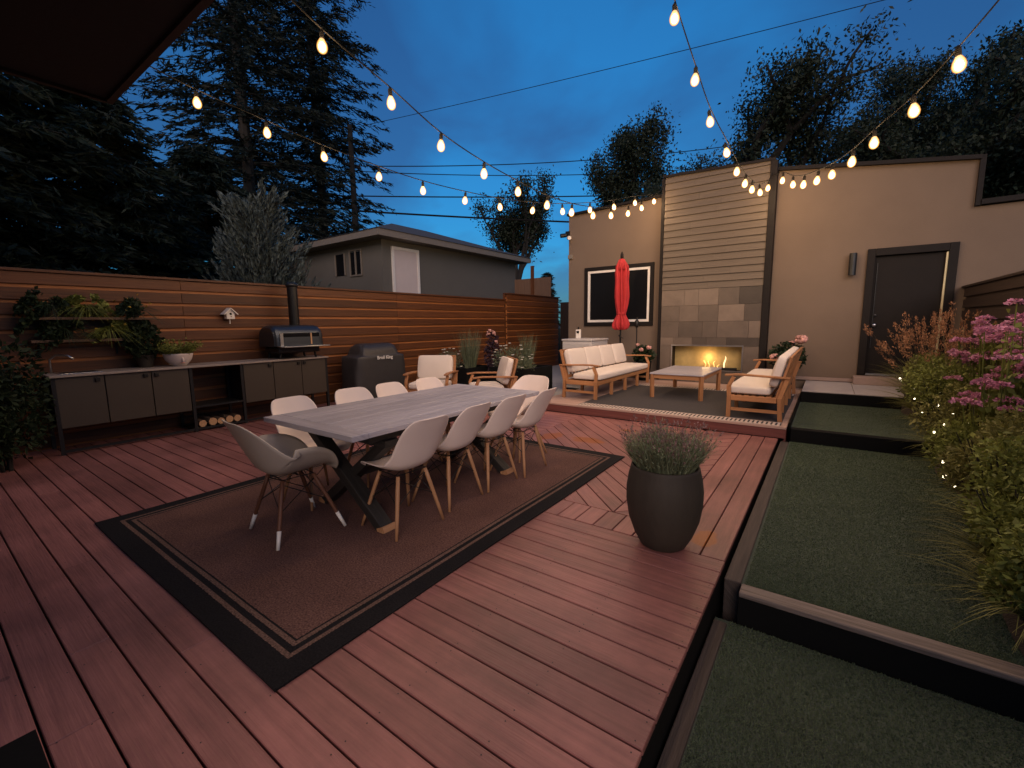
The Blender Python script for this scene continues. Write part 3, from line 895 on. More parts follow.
# ------------------------------------------------------------------ building with the fireplace
YB = 10.0
def wall_poly(mb, pts, y0, y1):
    """polygon in xz (list), extruded along y"""
    n = len(pts)
    vs = [(x, y0, z) for x, z in pts] + [(x, y1, z) for x, z in pts]
    fs = [tuple(range(n)), tuple(range(n, 2 * n))[::-1]] + [(i, n + i, n + (i + 1) % n, (i + 1) % n) for i in range(n)]
    mb.add(vs, fs)
def building():
    t = empty('flat_roofed_building', (-2, YB, 0), 0, 'brown stucco flat-roofed building with a stepped parapet at the end of the patio', 'building')
    ox = 2.0
    B = lambda mb, name, m, par=t, **k: mb.build(name, m, par, **k)
    def bx(mb, x0, x1, y0, y1, z0, z1): mb.box(x0 + ox, x1 + ox, y0 - YB, y1 - YB, z0, z1)
    # walls: left of the chimney breast, right with door opening, lower right wing
    w = MB()
    def wp(pts, y0, y1): wall_poly(w, [(x + ox, z) for x, z in pts], y0 - YB, y1 - YB)
    # left section with window opening
    wp([(-5.38, -.3), (-4.93, -.3), (-4.93, 4.0), (-5.38, 3.99)], YB, YB + .25)
    wp([(-4.93, -.3), (-3.24, -.3), (-3.24, 1.33), (-4.93, 1.33)], YB, YB + .25)
    wp([(-4.93, 2.72), (-3.24, 2.72), (-3.24, 4.055), (-4.93, 4.0)], YB, YB + .25)
    wp([(-3.24, -.3), (-1.0, -.3), (-1.0, 4.15), (-3.24, 4.06)], YB, YB + .25)
    wp([(-1.0, -.3), (.47, -.3), (.47, 4.0), (-1.0, 4.17)], YB, YB + .25)
    wp([(.47, 2.58), (1.57, 2.58), (1.57, 3.84), (.47, 4.0)], YB, YB + .25)
    wp([(.47, -.3), (1.57, -.3), (1.57, .42), (.47, .42)], YB, YB + .25)
    wp([(1.57, -.3), (1.70, -.3), (1.70, 3.80), (1.57, 3.84)], YB, YB + .25)
    wp([(1.70, -.3), (7.5, -.3), (7.5, 3.14), (1.70, 3.11)], YB, YB + .25)
    # side and back walls
    w.box(-5.38 + ox, -5.13 + ox, .252, 6.5, -.3, 3.97); w.box(7.25 + ox, 7.5 + ox, .252, 6.5, -.3, 3.1)
    w.box(-5.38 + ox, 7.5 + ox, 6.502, 6.7, -.3, 3.6)
    w.box(1.45 + ox, 1.7 + ox, .252, 6.5, 3.0, 3.78)
    B(w, 'wall', M['stucco'])
    r = MB()
    bx(r, -5.1, 1.4, YB + .26, YB + 6.4, 3.55, 3.65); bx(r, 1.72, 7.2, YB + .26, YB + 6.4, 2.9, 2.98)
    B(r, 'roof', M['roof'])
    # parapet caps
    c = MB()
    c.bar((-5.40 + ox, .10, 4.015), (-3.02 + ox, .10, 4.085), .36, .05)
    B(c, 'parapet_cap', M['trim']); c = MB()
    c.bar((-1.0 + ox, .10, 4.20), (1.72 + ox, .10, 3.83), .36, .06)
    B(c, 'parapet_cap', M['trim']); c = MB()
    c.bar((1.765 + ox, .10, 3.165), (7.5 + ox, .10, 3.19), .36, .075)
    bx(c, 1.701, 1.765, YB - .06, YB + .28, 3.12, 3.86)
    B(c, 'parapet_cap', M['trim'])
    # chimney breast
    cb = MB(); bx(cb, -2.99, -1.075, 9.79, YB - .002, .1, 4.30); B(cb, 'chimney_breast', M['trim'])
    cap = MB(); cap.bar((-3.03 + ox, -.12, 4.40), (-1.0 + ox, -.12, 4.325), .32, .045); B(cap, 'chimney_cap', M['trim'])
    s = MB(); z = 2.07
    while z < 4.36:
        ze = min(z + .136, 4.37)
        for (a, b) in ((-2.985, -2.985 + random.uniform(.5, 1.4)),):
            for x0, x1 in ((a, b), (b + .002, -1.08)):
                s.obox(((x0 + x1) / 2 + ox, 9.762 - YB, (z + ze) / 2), ((x1 - x0) / 2, 0, 0), (0, .009, .001), (0, .013, (ze - z) / 2 - .0014))
        z = ze
    B(s, 'siding', M['siding'])
    tl = MB(); rows = [2.065, 1.735, 1.405, 1.075, .905, .40, .142]
    for k in range(len(rows) - 1):
        z1, z0 = rows[k], rows[k + 1]
        x = -2.985
        while x < -1.085:
            wdt = random.choice([.28, .38, .38, .47, .57])
            xe = min(-1.08, x + wdt)
            if -1.08 - xe < .12: xe = -1.08
            if not (k == 4):
                bx(tl, x + .0015, xe - .0015, 9.752 - random.uniform(0, .006), 9.788, z0 + .0015, z1 - .0015)
            else:
                for (a, b) in ((x, min(xe, -2.73)), (max(x, -1.37), xe)):
                    if b - a > .03: bx(tl, a + .0015, b - .0015, 9.752 - random.uniform(0, .006), 9.788, z0 + .0015, z1 - .0015)
            x = xe
    B(tl, 'tile_facing', M['slate'], bevel=.002, seg=1)
    e = MB(); bx(e, -3.05, -2.992, 9.74, 9.995, .1, 4.36); bx(e, -1.072, -.965, 9.72, 9.995, .1, 4.30)
    B(e, 'corner_trim', M['trim'])
    base = MB(); bx(base, -.96, .44, 9.965, 9.996, .285, .345); B(base, 'base_trim', M['doorstep'])
    # window
    wn = MB()
    x0, x1, z0, z1, f = -4.93, -3.24, 1.33, 2.72, .085
    bx(wn, x0, x1, 9.96, 10.05, z1 - f, z1); bx(wn, x0, x1, 9.96, 10.05, z0, z0 + f)
    bx(wn, x0, x0 + f, 9.96, 10.05, z0 + f + .001, z1 - f - .001); bx(wn, x1 - f, x1, 9.96, 10.05, z0 + f + .001, z1 - f - .001)
    wo = B(wn, 'window', M['trim'], bevel=.004)
    wi = MB(); g = .085; h = .055; a0, a1, b0, b1 = x0 + g + .002, x1 - g - .002, z0 + g + .002, z1 - g - .002
    bx(wi, a0, a1, 9.975, 10.04, b1 - h, b1); bx(wi, a0, a1, 9.975, 10.04, b0, b0 + h)
    bx(wi, a0, a0 + h, 9.975, 10.04, b0 + h + .001, b1 - h - .001); bx(wi, a1 - h, a1, 9.975, 10.04, b0 + h + .001, b1 - h - .001)
    wi.build('inner_frame', M['white'], wo, bevel=.004)
    pn = MB(); bx(pn, a0 + h, a1 - h, 10.005, 10.015, b0 + h, b1 - h); pn.build('pane', M['pane'], wo)
    # door
    d = MB(); bx(d, .565, 1.475, 10.03, 10.075, .46, 2.475)
    do = B(d, 'door', M['trim'], bevel=.004)
    fr = MB(); bx(fr, .453, .562, 9.955, 10.10, .425, 2.60); bx(fr, 1.478, 1.589, 9.955, 10.10, .425, 2.60); bx(fr, .563, 1.477, 9.955, 10.10, 2.478, 2.60)
    fr.build('frame', M['trim'], do, bevel=.005)
    k = MB(); k.lathe([(.012, 0), (.012, .03), (.028, .035), (.03, .055), (.018, .068)], 16); kn = k.build('handle', M['steel'], do, smooth=True)
    kn.rotation_euler = (PI / 2, 0, 0); kn.location = (.63 + ox, 10.03 - YB, 1.30)
    k = MB(); k.lathe([(.024, 0), (.024, .02), (.02, .024)], 16); kn = k.build('deadbolt', M['charcoal'], do, smooth=True)
    kn.rotation_euler = (PI / 2, 0, 0); kn.location = (.63 + ox, 10.03 - YB, 1.47)
    th = MB(); bx(th, .575, 1.47, 9.97, 10.025, .426, .458); th.build('threshold', M['steel'], do)
    sl = MB(); bx(sl, 1.452, 1.476, 9.985, 10.028, .55, 2.46); sl.build('jamb_strip', M['strip_glint'], do)
    gp = MB(); bx(gp, .60, .612, 10.015, 10.029, .9, 2.36); gp.build('edge_strip', M['charcoal'], do)
    # linear fireplace
    fx0, fx1, fz0, fz1 = -2.725, -1.375, .405, .90
    fb = MB()
    bx(fb, fx0, fx1, 9.985, 9.99, fz0, fz1)
    fp = B(fb, 'fireplace', M['firebox'] if 'firebox' in M else M['trim'])
    return t, fp, (fx0, fx1, fz0, fz1, ox)
M['firebox'] = mk('firebox_panel', (.55, .40, .16), .5, .4, 4, bump=.5, bscale=7, metal=.25)
M['flame'] = emit('flame', (1.0, .60, .20), .7, True)
M['ember'] = emit('flame_core', (1.0, .80, .45), 1.0, True)
bld, fire, (fx0, fx1, fz0, fz1, ox) = building()
# (the chimney breast is hollowed for the firebox)
bm_ = bld.children
for ch in bld.children:
    if ch.name.startswith('chimney_breast'):
        old = ch.data
        mb = MB()
        bx = lambda x0, x1, y0, y1, z0, z1: mb.box(x0 + ox, x1 + ox, y0 - YB, y1 - YB, z0, z1)
        bx(-2.99, fx0 - .002, 9.79, YB - .002, .1, 4.34); bx(fx1 + .002, -1.075, 9.79, YB - .002, .1, 4.34)
        bx(fx0 - .001, fx1 + .001, 9.79, YB - .002, .1, fz0 - .002); bx(fx0 - .001, fx1 + .001, 9.79, YB - .002, fz1 + .002, 4.34)
        me = bpy.data.meshes.new('chimney_breast'); me.from_pydata(mb.v, [], mb.f); me.update(); me.materials.append(M['trim']); ch.data = me
def firebits():
    f = MB(); c = lambda x0, x1, y0, y1, z0, z1: f.box(x0 + ox, x1 + ox, y0 - YB, y1 - YB, z0, z1)
    c(fx0 - .02, fx1 + .02, 9.735, 9.751, fz1 - .006, fz1 + .02); c(fx0 - .02, fx1 + .02, 9.735, 9.751, fz0 - .02, fz0 + .006)
    c(fx0 - .02, fx0 + .004, 9.735, 9.751, fz0 + .007, fz1 - .007); c(fx1 - .004, fx1 + .02, 9.735, 9.751, fz0 + .007, fz1 - .007)
    f.build('frame', M['steel'], fire)
    b = MB(); b.box(fx0 + .1 + ox, fx1 - .1 + ox, 9.85 - YB, 9.93 - YB, fz0 + .0, fz0 + .05); b.build('burner_tray', M['black_metal'], fire)
    # flames: pointed twisting tongues along the burner
    rr = random.Random(3)
    for i in range(5):
        x = fx0 + .66 + i * .085 + rr.uniform(-.02, .02) + ox
        h = rr.choice([.07, .12, .19, .25, .15]); w = .006 + h * .034
        fl = MB(); pts = []; rad = []
        for k in range(8):
            u = k / 7
            pts.append((x + .03 * math.sin(u * 5 + i) * u, 9.89 - YB + .012 * math.cos(u * 4 + i), fz0 + .045 + h * u)); rad.append(w * (math.sin(PI * min(1, .22 + u * .78)) ** .8) + .0015)
        fl.tube(pts, rad, 8)
        fl.build('flame', M['ember'] if h > .2 else M['flame'], fire, smooth=True)
    L = bpy.data.lights.new('fire_glow', 'POINT'); L.energy = 4; L.color = (1, .62, .26); L.shadow_soft_size = .08
    o = bpy.data.objects.new('fire_glow', L); col.objects.link(o); o.parent = fire; o.location = ((fx0 + fx1) / 2 + ox, 9.84 - YB, fz0 + .25)
firebits()

mb = MB(); mb.box(.40, 1.68, 9.66, 9.952, .282, .415); 
tag(mb.build('door_step', M['doorstep'], bevel=.008), 'reddish stone step in front of the dark door', 'step')

def sconce():
    t = empty('wall_sconce', (.255, YB - .003, 2.36), 0, 'black cylindrical wall light on the stucco left of the door', 'lamp')
    c = MB(); c.lathe([(.05, -.19), (.055, -.188), (.055, .188), (.05, .19)], 24, (0, -.085, 0)); c.build('shade', M['charcoal'], t, smooth=False)
    p = MB(); p.box(-.035, .035, -.03, 0, -.07, .07); p.build('mount', M['black_metal'], t)
sconce()
def seccam():
    t = empty('security_camera', (-5.40, YB - .02, 3.5), 0, 'small white and black security camera on the building corner', 'camera')
    p = MB(); p.box(-.05, .05, -.03, .018, .02, .14); p.build('mount', M['black_metal'], t)
    b = MB(); b.tube([(.03, -.02, -.02), (.13, -.16, -.05)], .045, 14); b.build('body', M['white'], t, smooth=False)
    b = MB(); b.tube([(-.03, -.03, .05), (-.13, -.13, .03)], .05, 14); b.build('lamp_head', M['black_metal'], t)
seccam()
def meterbox():
    t = empty('wall_box', (-5.33, YB - .001, 3.02), 0, 'small beige box fixed to the wall below the security camera', 'box')
    p = MB(); p.box(-.05, .07, -.05, 0, -.05, .05); p.build('body', M['fascia'], t, bevel=.006)
    p = MB(); p.box(-.04, .06, -.056, -.051, -.04, .04); p.build('cover', M['fascia'], t)
meterbox()

def cabinet_box():
    t = empty('utility_cabinet', (-4.22, 8.6, 0), 0, 'pale grey metal utility cabinet behind the long cream sofa', 'cabinet')
    b = MB(); b.box(-.335, .335, -.40, .40, .05, 1.03); b.build('body', M['box_grey'], t, bevel=.012, seg=3)
    l = MB(); l.box(-.35, .35, -.415, .415, 1.033, 1.075); l.build('lid', M['box_grey'], t, bevel=.012, seg=3)
    d = MB(); d.box(-.30, .30, -.412, -.402, .12, .98); dd = d.build('door', M['box_grey'], t, bevel=.004)
    h = MB(); h.box(.22, .245, -.435, -.413, .5, .66); h.build('handle', M['steel'], dd)
    for sx in (-1, 1):
        for sy in (-1, 1):
            f = MB(); f.box(sx * .27 - .03, sx * .27 + .03, sy * .33 - .03, sy * .33 + .03, 0, .05); f.build('foot', M['black_metal'], t)
    # small meter on top
    t2 = empty('control_box', (-4.36, 8.55, 1.076), 0, 'small white control box standing on the pale grey utility cabinet', 'box')
    b = MB(); b.box(-.05, .05, -.03, .03, 0, .19); b.build('body', M['white'], t2, bevel=.008, seg=2)
    s = MB(); s.box(-.03, .03, -.034, -.0305, .11, .16); s.build('screen', M['pane'], t2)
    s = MB(); s.lathe([(.018, 0), (.018, .05), (.01, .055)], 12, (0, 0, .19)); s.build('cap', M['black_metal'], t2)
cabinet_box()

# ------------------------------------------------------------------ umbrella
def umbrella():
    t = empty('patio_umbrella', (-3.68, 8.95 + .42, .0), 0, 'closed red patio umbrella tied round its pole before the dark window', 'umbrella')
    t.location = (-3.70, 9.25, 0.0)
    b = MB(); b.lathe([(.22, 0), (.22, .04), (.18, .06), (.04, .09), (.03, .32)], 28); b.build('base', M['black_metal'], t, smooth=False)
    p = MB(); p.tube([(0, 0, .08), (0, 0, 2.78)], .019, 12); p.build('pole', M['charcoal'], t, smooth=True)
    def fold(th, z):
        a = .33 if z > 1.5 else .34
        return 1 + a * math.cos(8 * th + z * 1.3) + .16 * math.cos(3 * th + z * 2.4) + .05 * math.sin(13 * th - z * 3)
    prof = [(.022, 2.735), (.05, 2.71), (.10, 2.60), (.115, 2.45), (.108, 2.30), (.115, 2.1), (.118, 1.95), (.105, 1.80), (.085, 1.66), (.072, 1.58), (.09, 1.52), (.125, 1.44), (.145, 1.36), (.135, 1.29), (.10, 1.25), (.04, 1.245)]
    # refine profile
    pr = []
    for i in range(len(prof) - 1):
        for k in range(3):
            u = k / 3; pr.append((prof[i][0] * (1 - u) + prof[i + 1][0] * u, prof[i][1] * (1 - u) + prof[i + 1][1] * u))
    pr.append(prof[-1])
    c = MB(); c.lathe(pr[::-1], 96, mod=fold); co = c.build('canopy', M['red'], t, smooth=True)
    v = MB(); v.lathe([(.128, 2.515), (.10, 2.64), (.06, 2.73), (.024, 2.748)], 48, mod=lambda th, z: 1 + .12 * math.cos(8 * th)); v.build('vent_flap', M['red'], co, smooth=True)
    s = MB(); s.lathe([(.083, 1.565), (.088, 1.58), (.088, 1.61), (.083, 1.625)], 32); s.build('tie_strap', M['red'], co, smooth=True)
    k = MB(); k.lathe([(.026, 2.75), (.034, 2.78), (.03, 2.84), (.012, 2.885), (.004, 2.90)], 16); k.build('finial', M['trim'], t, smooth=True)
    h = MB(); h.tube([(0, -.02, 1.12), (.0, -.06, 1.12)], .022, 10); h.tube([(0, -.06, 1.12), (.09, -.06, 1.06)], .008, 8); h.build('crank', M['black_metal'], t)
umbrella()
def torch():
    t = empty('garden_torch', (-3.40, 9.42, .14), 0, 'thin black garden torch beside the closed red umbrella', 'torch')
    p = MB(); p.tube([(0, 0, 0), (0, 0, 1.15)], .012, 10); p.build('pole', M['black_metal'], t)
    h = MB(); h.lathe([(.02, 1.15), (.045, 1.19), (.05, 1.27), (.03, 1.31), (.012, 1.33), (.012, 1.37)], 16); h.build('burner', M['black_metal'], t, smooth=True)
torch()

# ------------------------------------------------------------------ outdoor kitchen
def kitchen():
    X0, X1, Y0, Y1 = -7.42, -6.90, .955, 4.255
    t = empty('outdoor_kitchen', (-7.16, 2.6, 0), 0, 'long outdoor kitchen counter with taupe doors against the brown fence', 'counter')
    ox, oy = 7.16, -2.6
    def mk_(name, m, boxes, par=t, **k):
        mb = MB()
        for (x0, x1, y0, y1, z0, z1) in boxes: mb.box(x0 + ox, x1 + ox, y0 + oy, y1 + oy, z0, z1)
        return mb.build(name, m, par, **k)
    mk_('countertop', M['counter'], [(X0, X1 + .03, Y0 - .01, Y1 + .01, .875, .90)], bevel=.003)
    posts = [Y0 + .02, 2.27, 2.90, Y1 - .02]
    for y in posts:
        for x in (X1 - .02, X0 + .02):
            mk_('leg', M['charcoal'], [(x - .018, x + .018, y - .018, y + .018, 0, .874)])
    mk_('rail', M['charcoal'], [(X1 - .036, X1 - .004, posts[0] + .019, posts[1] - .019, .02, .05), (X1 - .036, X1 - .004, posts[1] + .019, posts[2] - .019, .02, .05), (X1 - .036, X1 - .004, posts[2] + .019, posts[3] - .019, .02, .05)])
    mk_('low_shelf', M['charcoal'], [(X0 + .04, X1 - .04, posts[1], posts[2], .03, .045)])
    mk_('middle_shelf', M['charcoal'], [(X0 + .03, X1 - .005, posts[1] + .019, posts[2] - .019, .325, .35)])
    mk_('back_panel', M['charcoal'], [(X0, X0 + .015, Y0 + .04, 2.25, .30, .873)]); mk_('back_panel', M['charcoal'], [(X0, X0 + .015, 2.92, Y1 - .04, .30, .873)])
    mk_('carcass', M['charcoal'], [(X0 + .017, X1 - .03, Y0 + .04, 2.25, .30, .315), (X0 + .017, X1 - .03, 1.395, 1.41, .316, .873), (X0 + .017, X1 - .03, 2.235, 2.25, .316, .873)])
    mk_('carcass', M['charcoal'], [(X0 + .017, X1 - .03, 2.92, Y1 - .04, .30, .315), (X0 + .017, X1 - .03, 3.36, 3.375, .316, .873), (X0 + .017, X1 - .03, 2.92, 2.935, .316, .873)])
    for (a, b, hy) in ((Y0 + .005, 1.40, 1.34), (1.406, 1.845, 1.79), (1.85, 2.245, 1.90), (2.925, 3.352, 3.30), (3.357, 3.80, 3.755), (3.804, 4.235, 3.85)):
        d = mk_('cabinet_door', M['cab_door'], [(X1 - .026, X1 - .006, a + .002, b - .002, .30, .871)], bevel=.003)
        mk_('handle', M['black_metal'], [(X1 - .005, X1 + .016, hy - .022, hy + .022, .80, .845)], par=d, bevel=.004)
    # sink and tap
    s = mk_('sink', M['steel'], [(-7.30, -7.00, 1.05, 1.42, .9005, .906)], bevel=.002)
    mk_('basin', M['charcoal'], [(-7.27, -7.03, 1.08, 1.39, .9062, .908)], par=s)
    f = MB(); f.tube([(-7.30 + ox, 1.03 + oy, .90), (-7.30 + ox, 1.03 + oy, 1.06), (-7.26 + ox, 1.08 + oy, 1.11), (-7.2 + ox, 1.17 + oy, 1.10), (-7.17 + ox, 1.21 + oy, 1.06)], .011, 10)
    f.build('faucet', M['steel'], t, smooth=True)
kitchen()

# firewood on the low shelf
GL = 'split logs under the outdoor kitchen'
for i, (y, z, r, lab) in enumerate(((2.36, .046, .050, 'leftmost pale-ended log in the firewood row under the counter'), (2.475, .046, .056, 'second log from the left in the firewood row under the counter'),
                                   (2.59, .046, .048, 'middle log in the firewood row under the counter'), (2.695, .046, .052, 'second log from the right in the firewood row under the counter'),
                                   (2.80, .046, .050, 'rightmost log in the firewood row under the counter'))):
    t = empty('firewood_log', (-7.1, y, z + r), 0, lab, 'log', GL)
    t.rotation_euler = (random.random() * 6, 0, random.uniform(-.08, .08))
    a = MB(); a.tube([(-.15, 0, 0), (.165, 0, 0)], r * .98, 9); a.build('bark', M['logbark'], t)
    e = MB(); e.tube([(.165, 0, 0), (.169, 0, 0)], r * .95, 9); e.build('cut_end', M['logend'], t)

# pizza oven
def oven():
    t = empty('pizza_oven', (-7.14, 3.80, .90), 0, 'black and steel pizza oven with tall chimney on the counter', 'oven')
    # half barrel along y
    prof = []
    hw, hh, zb = .27, .25, .20
    n = 20
    for i in range(n + 1):
        th = PI * i / n
        prof.append((hw * math.copysign(abs(math.cos(th)) ** .62, math.cos(th)), zb + .08 + (hh - .0) * math.sin(th) ** .75))
    def body(L0, L1, sc=1.0):
        mb = MB(); vs = []
        pp = [(hw * sc, zb)] + [(x * sc, (z - zb) * sc + zb) for x, z in prof] + [(-hw * sc, zb)]
        ys = [L0, L0 + .03, L0 + .08, L1 - .08, L1 - .03, L1]; ks = [.86, .96, 1, 1, .96, .86]
        m = len(pp)
        for y, k in zip(ys, ks):
            for x, z in pp: vs.append((x * k, y, zb + (z - zb) * k))
        fs = [(j * m + i, j * m + i + 1, (j + 1) * m + i + 1, (j + 1) * m + i) for j in range(len(ys) - 1) for i in range(m - 1)]
        fs += [tuple(range(m)), tuple((len(ys) - 1) * m + i for i in range(m))[::-1]]
        fs += [((j + 1) * m, (j + 1) * m + m - 1, j * m + m - 1, j * m) for j in range(len(ys) - 1)]
        mb.add(vs, fs); return mb
    b = body(-.40, .40).build('shell', M['oven_shell'], t, smooth=False, bevel=.006)
    m = MB(); m.box(.20, .268, -.30, .33, .215, .405); m.build('mouth', M['pane'], t, bevel=.01)
    fr = MB(); fr.box(.262, .285, -.33, -.28, .20, .40); fr.build('mouth_post', M['steel'], t); 
    fr = MB(); fr.box(.262, .280, .17, .19, .22, .40); fr.build('door_bar', M['logend'], t)
    s = MB(); s.box(.20, .42, -.34, .42, .185, .20); s.build('front_shelf', M['steel'], t, bevel=.003)
    u = MB(); u.box(-.22, .24, -.34, .34, .09, .184); u.build('underbody', M['black_metal'], t, bevel=.02)
    for sx in (-1, 1):
        for sy in (-1, 1):
            l = MB(); l.tube([(sx * .17, sy * .30, .0), (sx * .17, sy * .28, .095)], .018, 10); l.build('leg', M['black_metal'], t)
    c = MB(); c.tube([(-.02, .08, .47), (-.02, .08, 1.14)], .078, 20); ch = c.build('chimney', M['black_metal'], t, smooth=False)
    k = MB(); k.lathe([(.085, 1.142), (.095, 1.16), (.09, 1.19), (.05, 1.215), (.01, 1.22)], 20, (-.02, .08, 0)); k.build('chimney_cap', M['charcoal'], ch, smooth=True)
oven()

# covered grill
def grill():
    t = empty('covered_grill', (-7.0, 5.28, 0), 0, 'barbecue grill under a black vinyl cover with white lettering', 'grill')
    ny, nz = 24, 14
    # sections by height: (z, half depth x, half length y, y shift)
    secs = [(.03, .30, .60), (.25, .29, .585), (.5, .285, .575), (.72, .285, .57), (.835, .285, .56), (.845, .28, .55), (.855, .272, .47), (.87, .262, .435), (.94, .25, .415), (1.01, .22, .39), (1.06, .15, .35), (1.075, .05, .28)]
    n = 48; vs = []
    rr = random.Random(5)
    for (z, hx, hy) in secs:
        for k in range(n):
            th = 2 * PI * k / n
            c_, s_ = math.cos(th), math.sin(th)
            e = .32
            x, y = hx * math.copysign(abs(c_) ** e, c_), hy * math.copysign(abs(s_) ** e, s_)
            wob = .012 * math.sin(5 * th + z * 6) + .010 * math.sin(9 * th - z * 11) + rr.uniform(-.004, .004)
            if z > .86: wob *= .6
            vs.append((x * (1 + wob), y * (1 + wob), z + .008 * math.sin(7 * th)))
    fs = [(i * n + k, i * n + (k + 1) % n, (i + 1) * n + (k + 1) % n, (i + 1) * n + k) for i in range(len(secs) - 1) for k in range(n)]
    fs.append(tuple((len(secs) - 1) * n + k for k in range(n)))
    mb = MB(); mb.add(vs, fs); mb.build('cover', M['bbq'], t, smooth=True, sub=1)
    for sy in (-.45, .45):
        w = MB(); w.tube([(.2, sy - .02, .05), (.2, sy + .02, .05)], .05, 14); w.build('caster', M['black_metal'], t)
    cu = bpy.data.curves.new('lettering', 'FONT'); cu.body = 'Broil King'; cu.size = .088; cu.extrude = .0015; cu.align_x = 'CENTER'; cu.offset = .0022
    tmp = bpy.data.objects.new('tmp', cu); col.objects.link(tmp)
    bpy.context.view_layer.update()
    me = bpy.data.meshes.new_from_object(tmp.evaluated_get(bpy.context.evaluated_depsgraph_get()))
    bpy.data.objects.remove(tmp)
    o = link_mesh('lettering', me, M['text'], t)
    o.rotation_euler = (PI / 2, 0, PI / 2); o.location = (.303, .02, .79)
grill()

# birdhouse on the fence
def birdhouse():
    t = empty('birdhouse', (-7.40, 3.01, 1.53), 0, 'little white birdhouse hanging on the brown fence', 'birdhouse')
    b = MB()
    vs = [(-.05, -.055, 0), (-.05, .055, 0), (-.05, .055, .09), (-.05, 0, .15), (-.05, -.055, .09)]
    vs += [(x + .10, y, z) for x, y, z in vs]
    b.add(vs, [(0, 1, 2, 3, 4), (9, 8, 7, 6, 5), (0, 5, 6, 1), (1, 6, 7, 2), (2, 7, 8, 3), (3, 8, 9, 4), (4, 9, 5, 0)]); b.build('body', M['white'], t)
    r = MB()
    for s in (-1, 1): r.bar((0.005, -.004 * s, .163), (.005, s * .095, .066), .15, .012, up=(0, s, 1.1))
    r.build('roof', M['white'], t)
    h = MB(); h.tube([(.05, 0, .075), (.053, 0, .075)], .017, 14); h.build('entrance', M['black_pot'], t)
    p = MB(); p.tube([(.05, 0, .035), (.09, 0, .035)], .005, 8); p.build('perch', M['dowel'], t)
    p = MB(); p.tube([(0, 0, 0), (0, 0, -.07)], .008, 8); p.build('peg', M['white'], t)
birdhouse()

# ------------------------------------------------------------------ plants
def blob_leaves(n, c, r, sq=(1, 1, 1), shell=.5):
    d = unit(RNG.normal(size=(n, 3)))
    rad = (shell + (1 - shell) * RNG.random(n)) ** .6
    return np.array(c) + d * (rad[:, None] * r) * np.array(sq), d

def potted(name, loc, label, cat, potprof, potm, foliage, potsides=28, group=None):
    t = empty(name, loc, 0, label, cat, group)
    p = MB(); p.lathe(potprof, potsides, cap=False); top = max(z for r, z in potprof)
    rr = [r for r, z in potprof][-1]
    p.lathe([(0.001, .001), (potprof[0][0], .001)], potsides, cap=False)
    p.build('pot', potm, t, smooth=True)
    s = MB(); s.lathe([(rr * 1.0, top - .035), (rr * .5, top - .02), (.002, top - .015)], 20, cap=False); s.build('soil', M['soil'], t)
    foliage(t, top)
    return t

# foreground planter with lavender
def lavender(t, top):
    n = 2600
    # stems fanning out from the pot mouth
    a = RNG.uniform(0, 2 * PI, n); r = .17 * np.sqrt(RNG.random(n))
    root = np.stack([r * np.cos(a), r * np.sin(a), np.full(n, top - .02)], 1)
    out = np.stack([np.cos(a) * (r / .17) * .48 + RNG.normal(0, .17, n), np.sin(a) * (r / .17) * .48 + RNG.normal(0, .17, n), np.ones(n)], 1)
    L = RNG.uniform(.08, .25, n) * (1 + .18 * np.sin(a * 3 + 1))
    blades('foliage', root, out, L, .0055, .15, M['lav'], t, 4)
    # leaflets along stems
    k = RNG.integers(0, n, 9000); f = RNG.random(9000) ** .7
    D = unit(out)[k]
    C = root[k] + D * (L[k] * f)[:, None]
    leaves('leaflets', C, D + RNG.normal(0, .55, (9000, 3)), RNG.uniform(.018, .038, 9000), .0055, M['lav'], t)
    k = np.where(RNG.random(n) < .17)[0]; D = unit(out)[k]
    tip = root[k] + D * (L[k] + RNG.uniform(.0, .055, len(k)))[:, None]
    cc = np.repeat(tip, 5, 0) + RNG.normal(0, .004, (len(tip) * 5, 3)) + np.repeat(D, 5, 0) * np.tile(np.linspace(-.014, .014, 5), len(tip))[:, None]
    leaves('flower_spikes', cc, np.repeat(D, 5, 0) + RNG.normal(0, .4, cc.shape), .016, .009, M['lavtip'], t)
    st = root[k]
    blades('flower_stems', st, D, np.linalg.norm(tip - st, axis=1), .003, .0, M['lav'], t, 3)
potted('potted_lavender', (-.775, 2.71, .001), 'big rounded dark planter of bushy lavender standing on the deck', 'potted plant',
       [(.122, 0), (.142, .015), (.176, .08), (.212, .18), (.229, .29), (.230, .37), (.219, .45), (.206, .50), (.203, .518), (.195, .521), (.188, .50), (.186, .47)], M['pot'], lavender, 48)

# bowl with a face
def bowl_fol(t, top):
    n = 700
    a = RNG.uniform(0, 2 * PI, n); r = .13 * np.sqrt(RNG.random(n))
    root = np.stack([r * np.cos(a), r * np.sin(a), np.full(n, top - .02)], 1)
    out = np.stack([np.cos(a) * .7 + RNG.normal(0, .3, n), np.sin(a) * .7 + RNG.normal(0, .3, n), np.ones(n)], 1)
    L = RNG.uniform(.10, .27, n); blades('stems', root, out, L, .004, .25, M['shrub'], t, 4)
    k = RNG.integers(0, n, 2200); D = unit(out)[k]; C = root[k] + D * (L[k] * RNG.random(2200))[:, None]; C[:, 2] -= .02
    leaves('foliage', C, RNG.normal(size=(2200, 3)), RNG.uniform(.02, .04, 2200), .02, M['shrub'], t)
    f = MB(); f.sphere((.152, .0, .085), .02, 10, (.8, .7, 1.7)); f.build('nose', M['glasspot'], t, smooth=True)
    f = MB(); f.sphere((.138, .0, .045), .02, 10, (.6, 1.5, .45)); f.build('lips', M['palepink'], t, smooth=True)
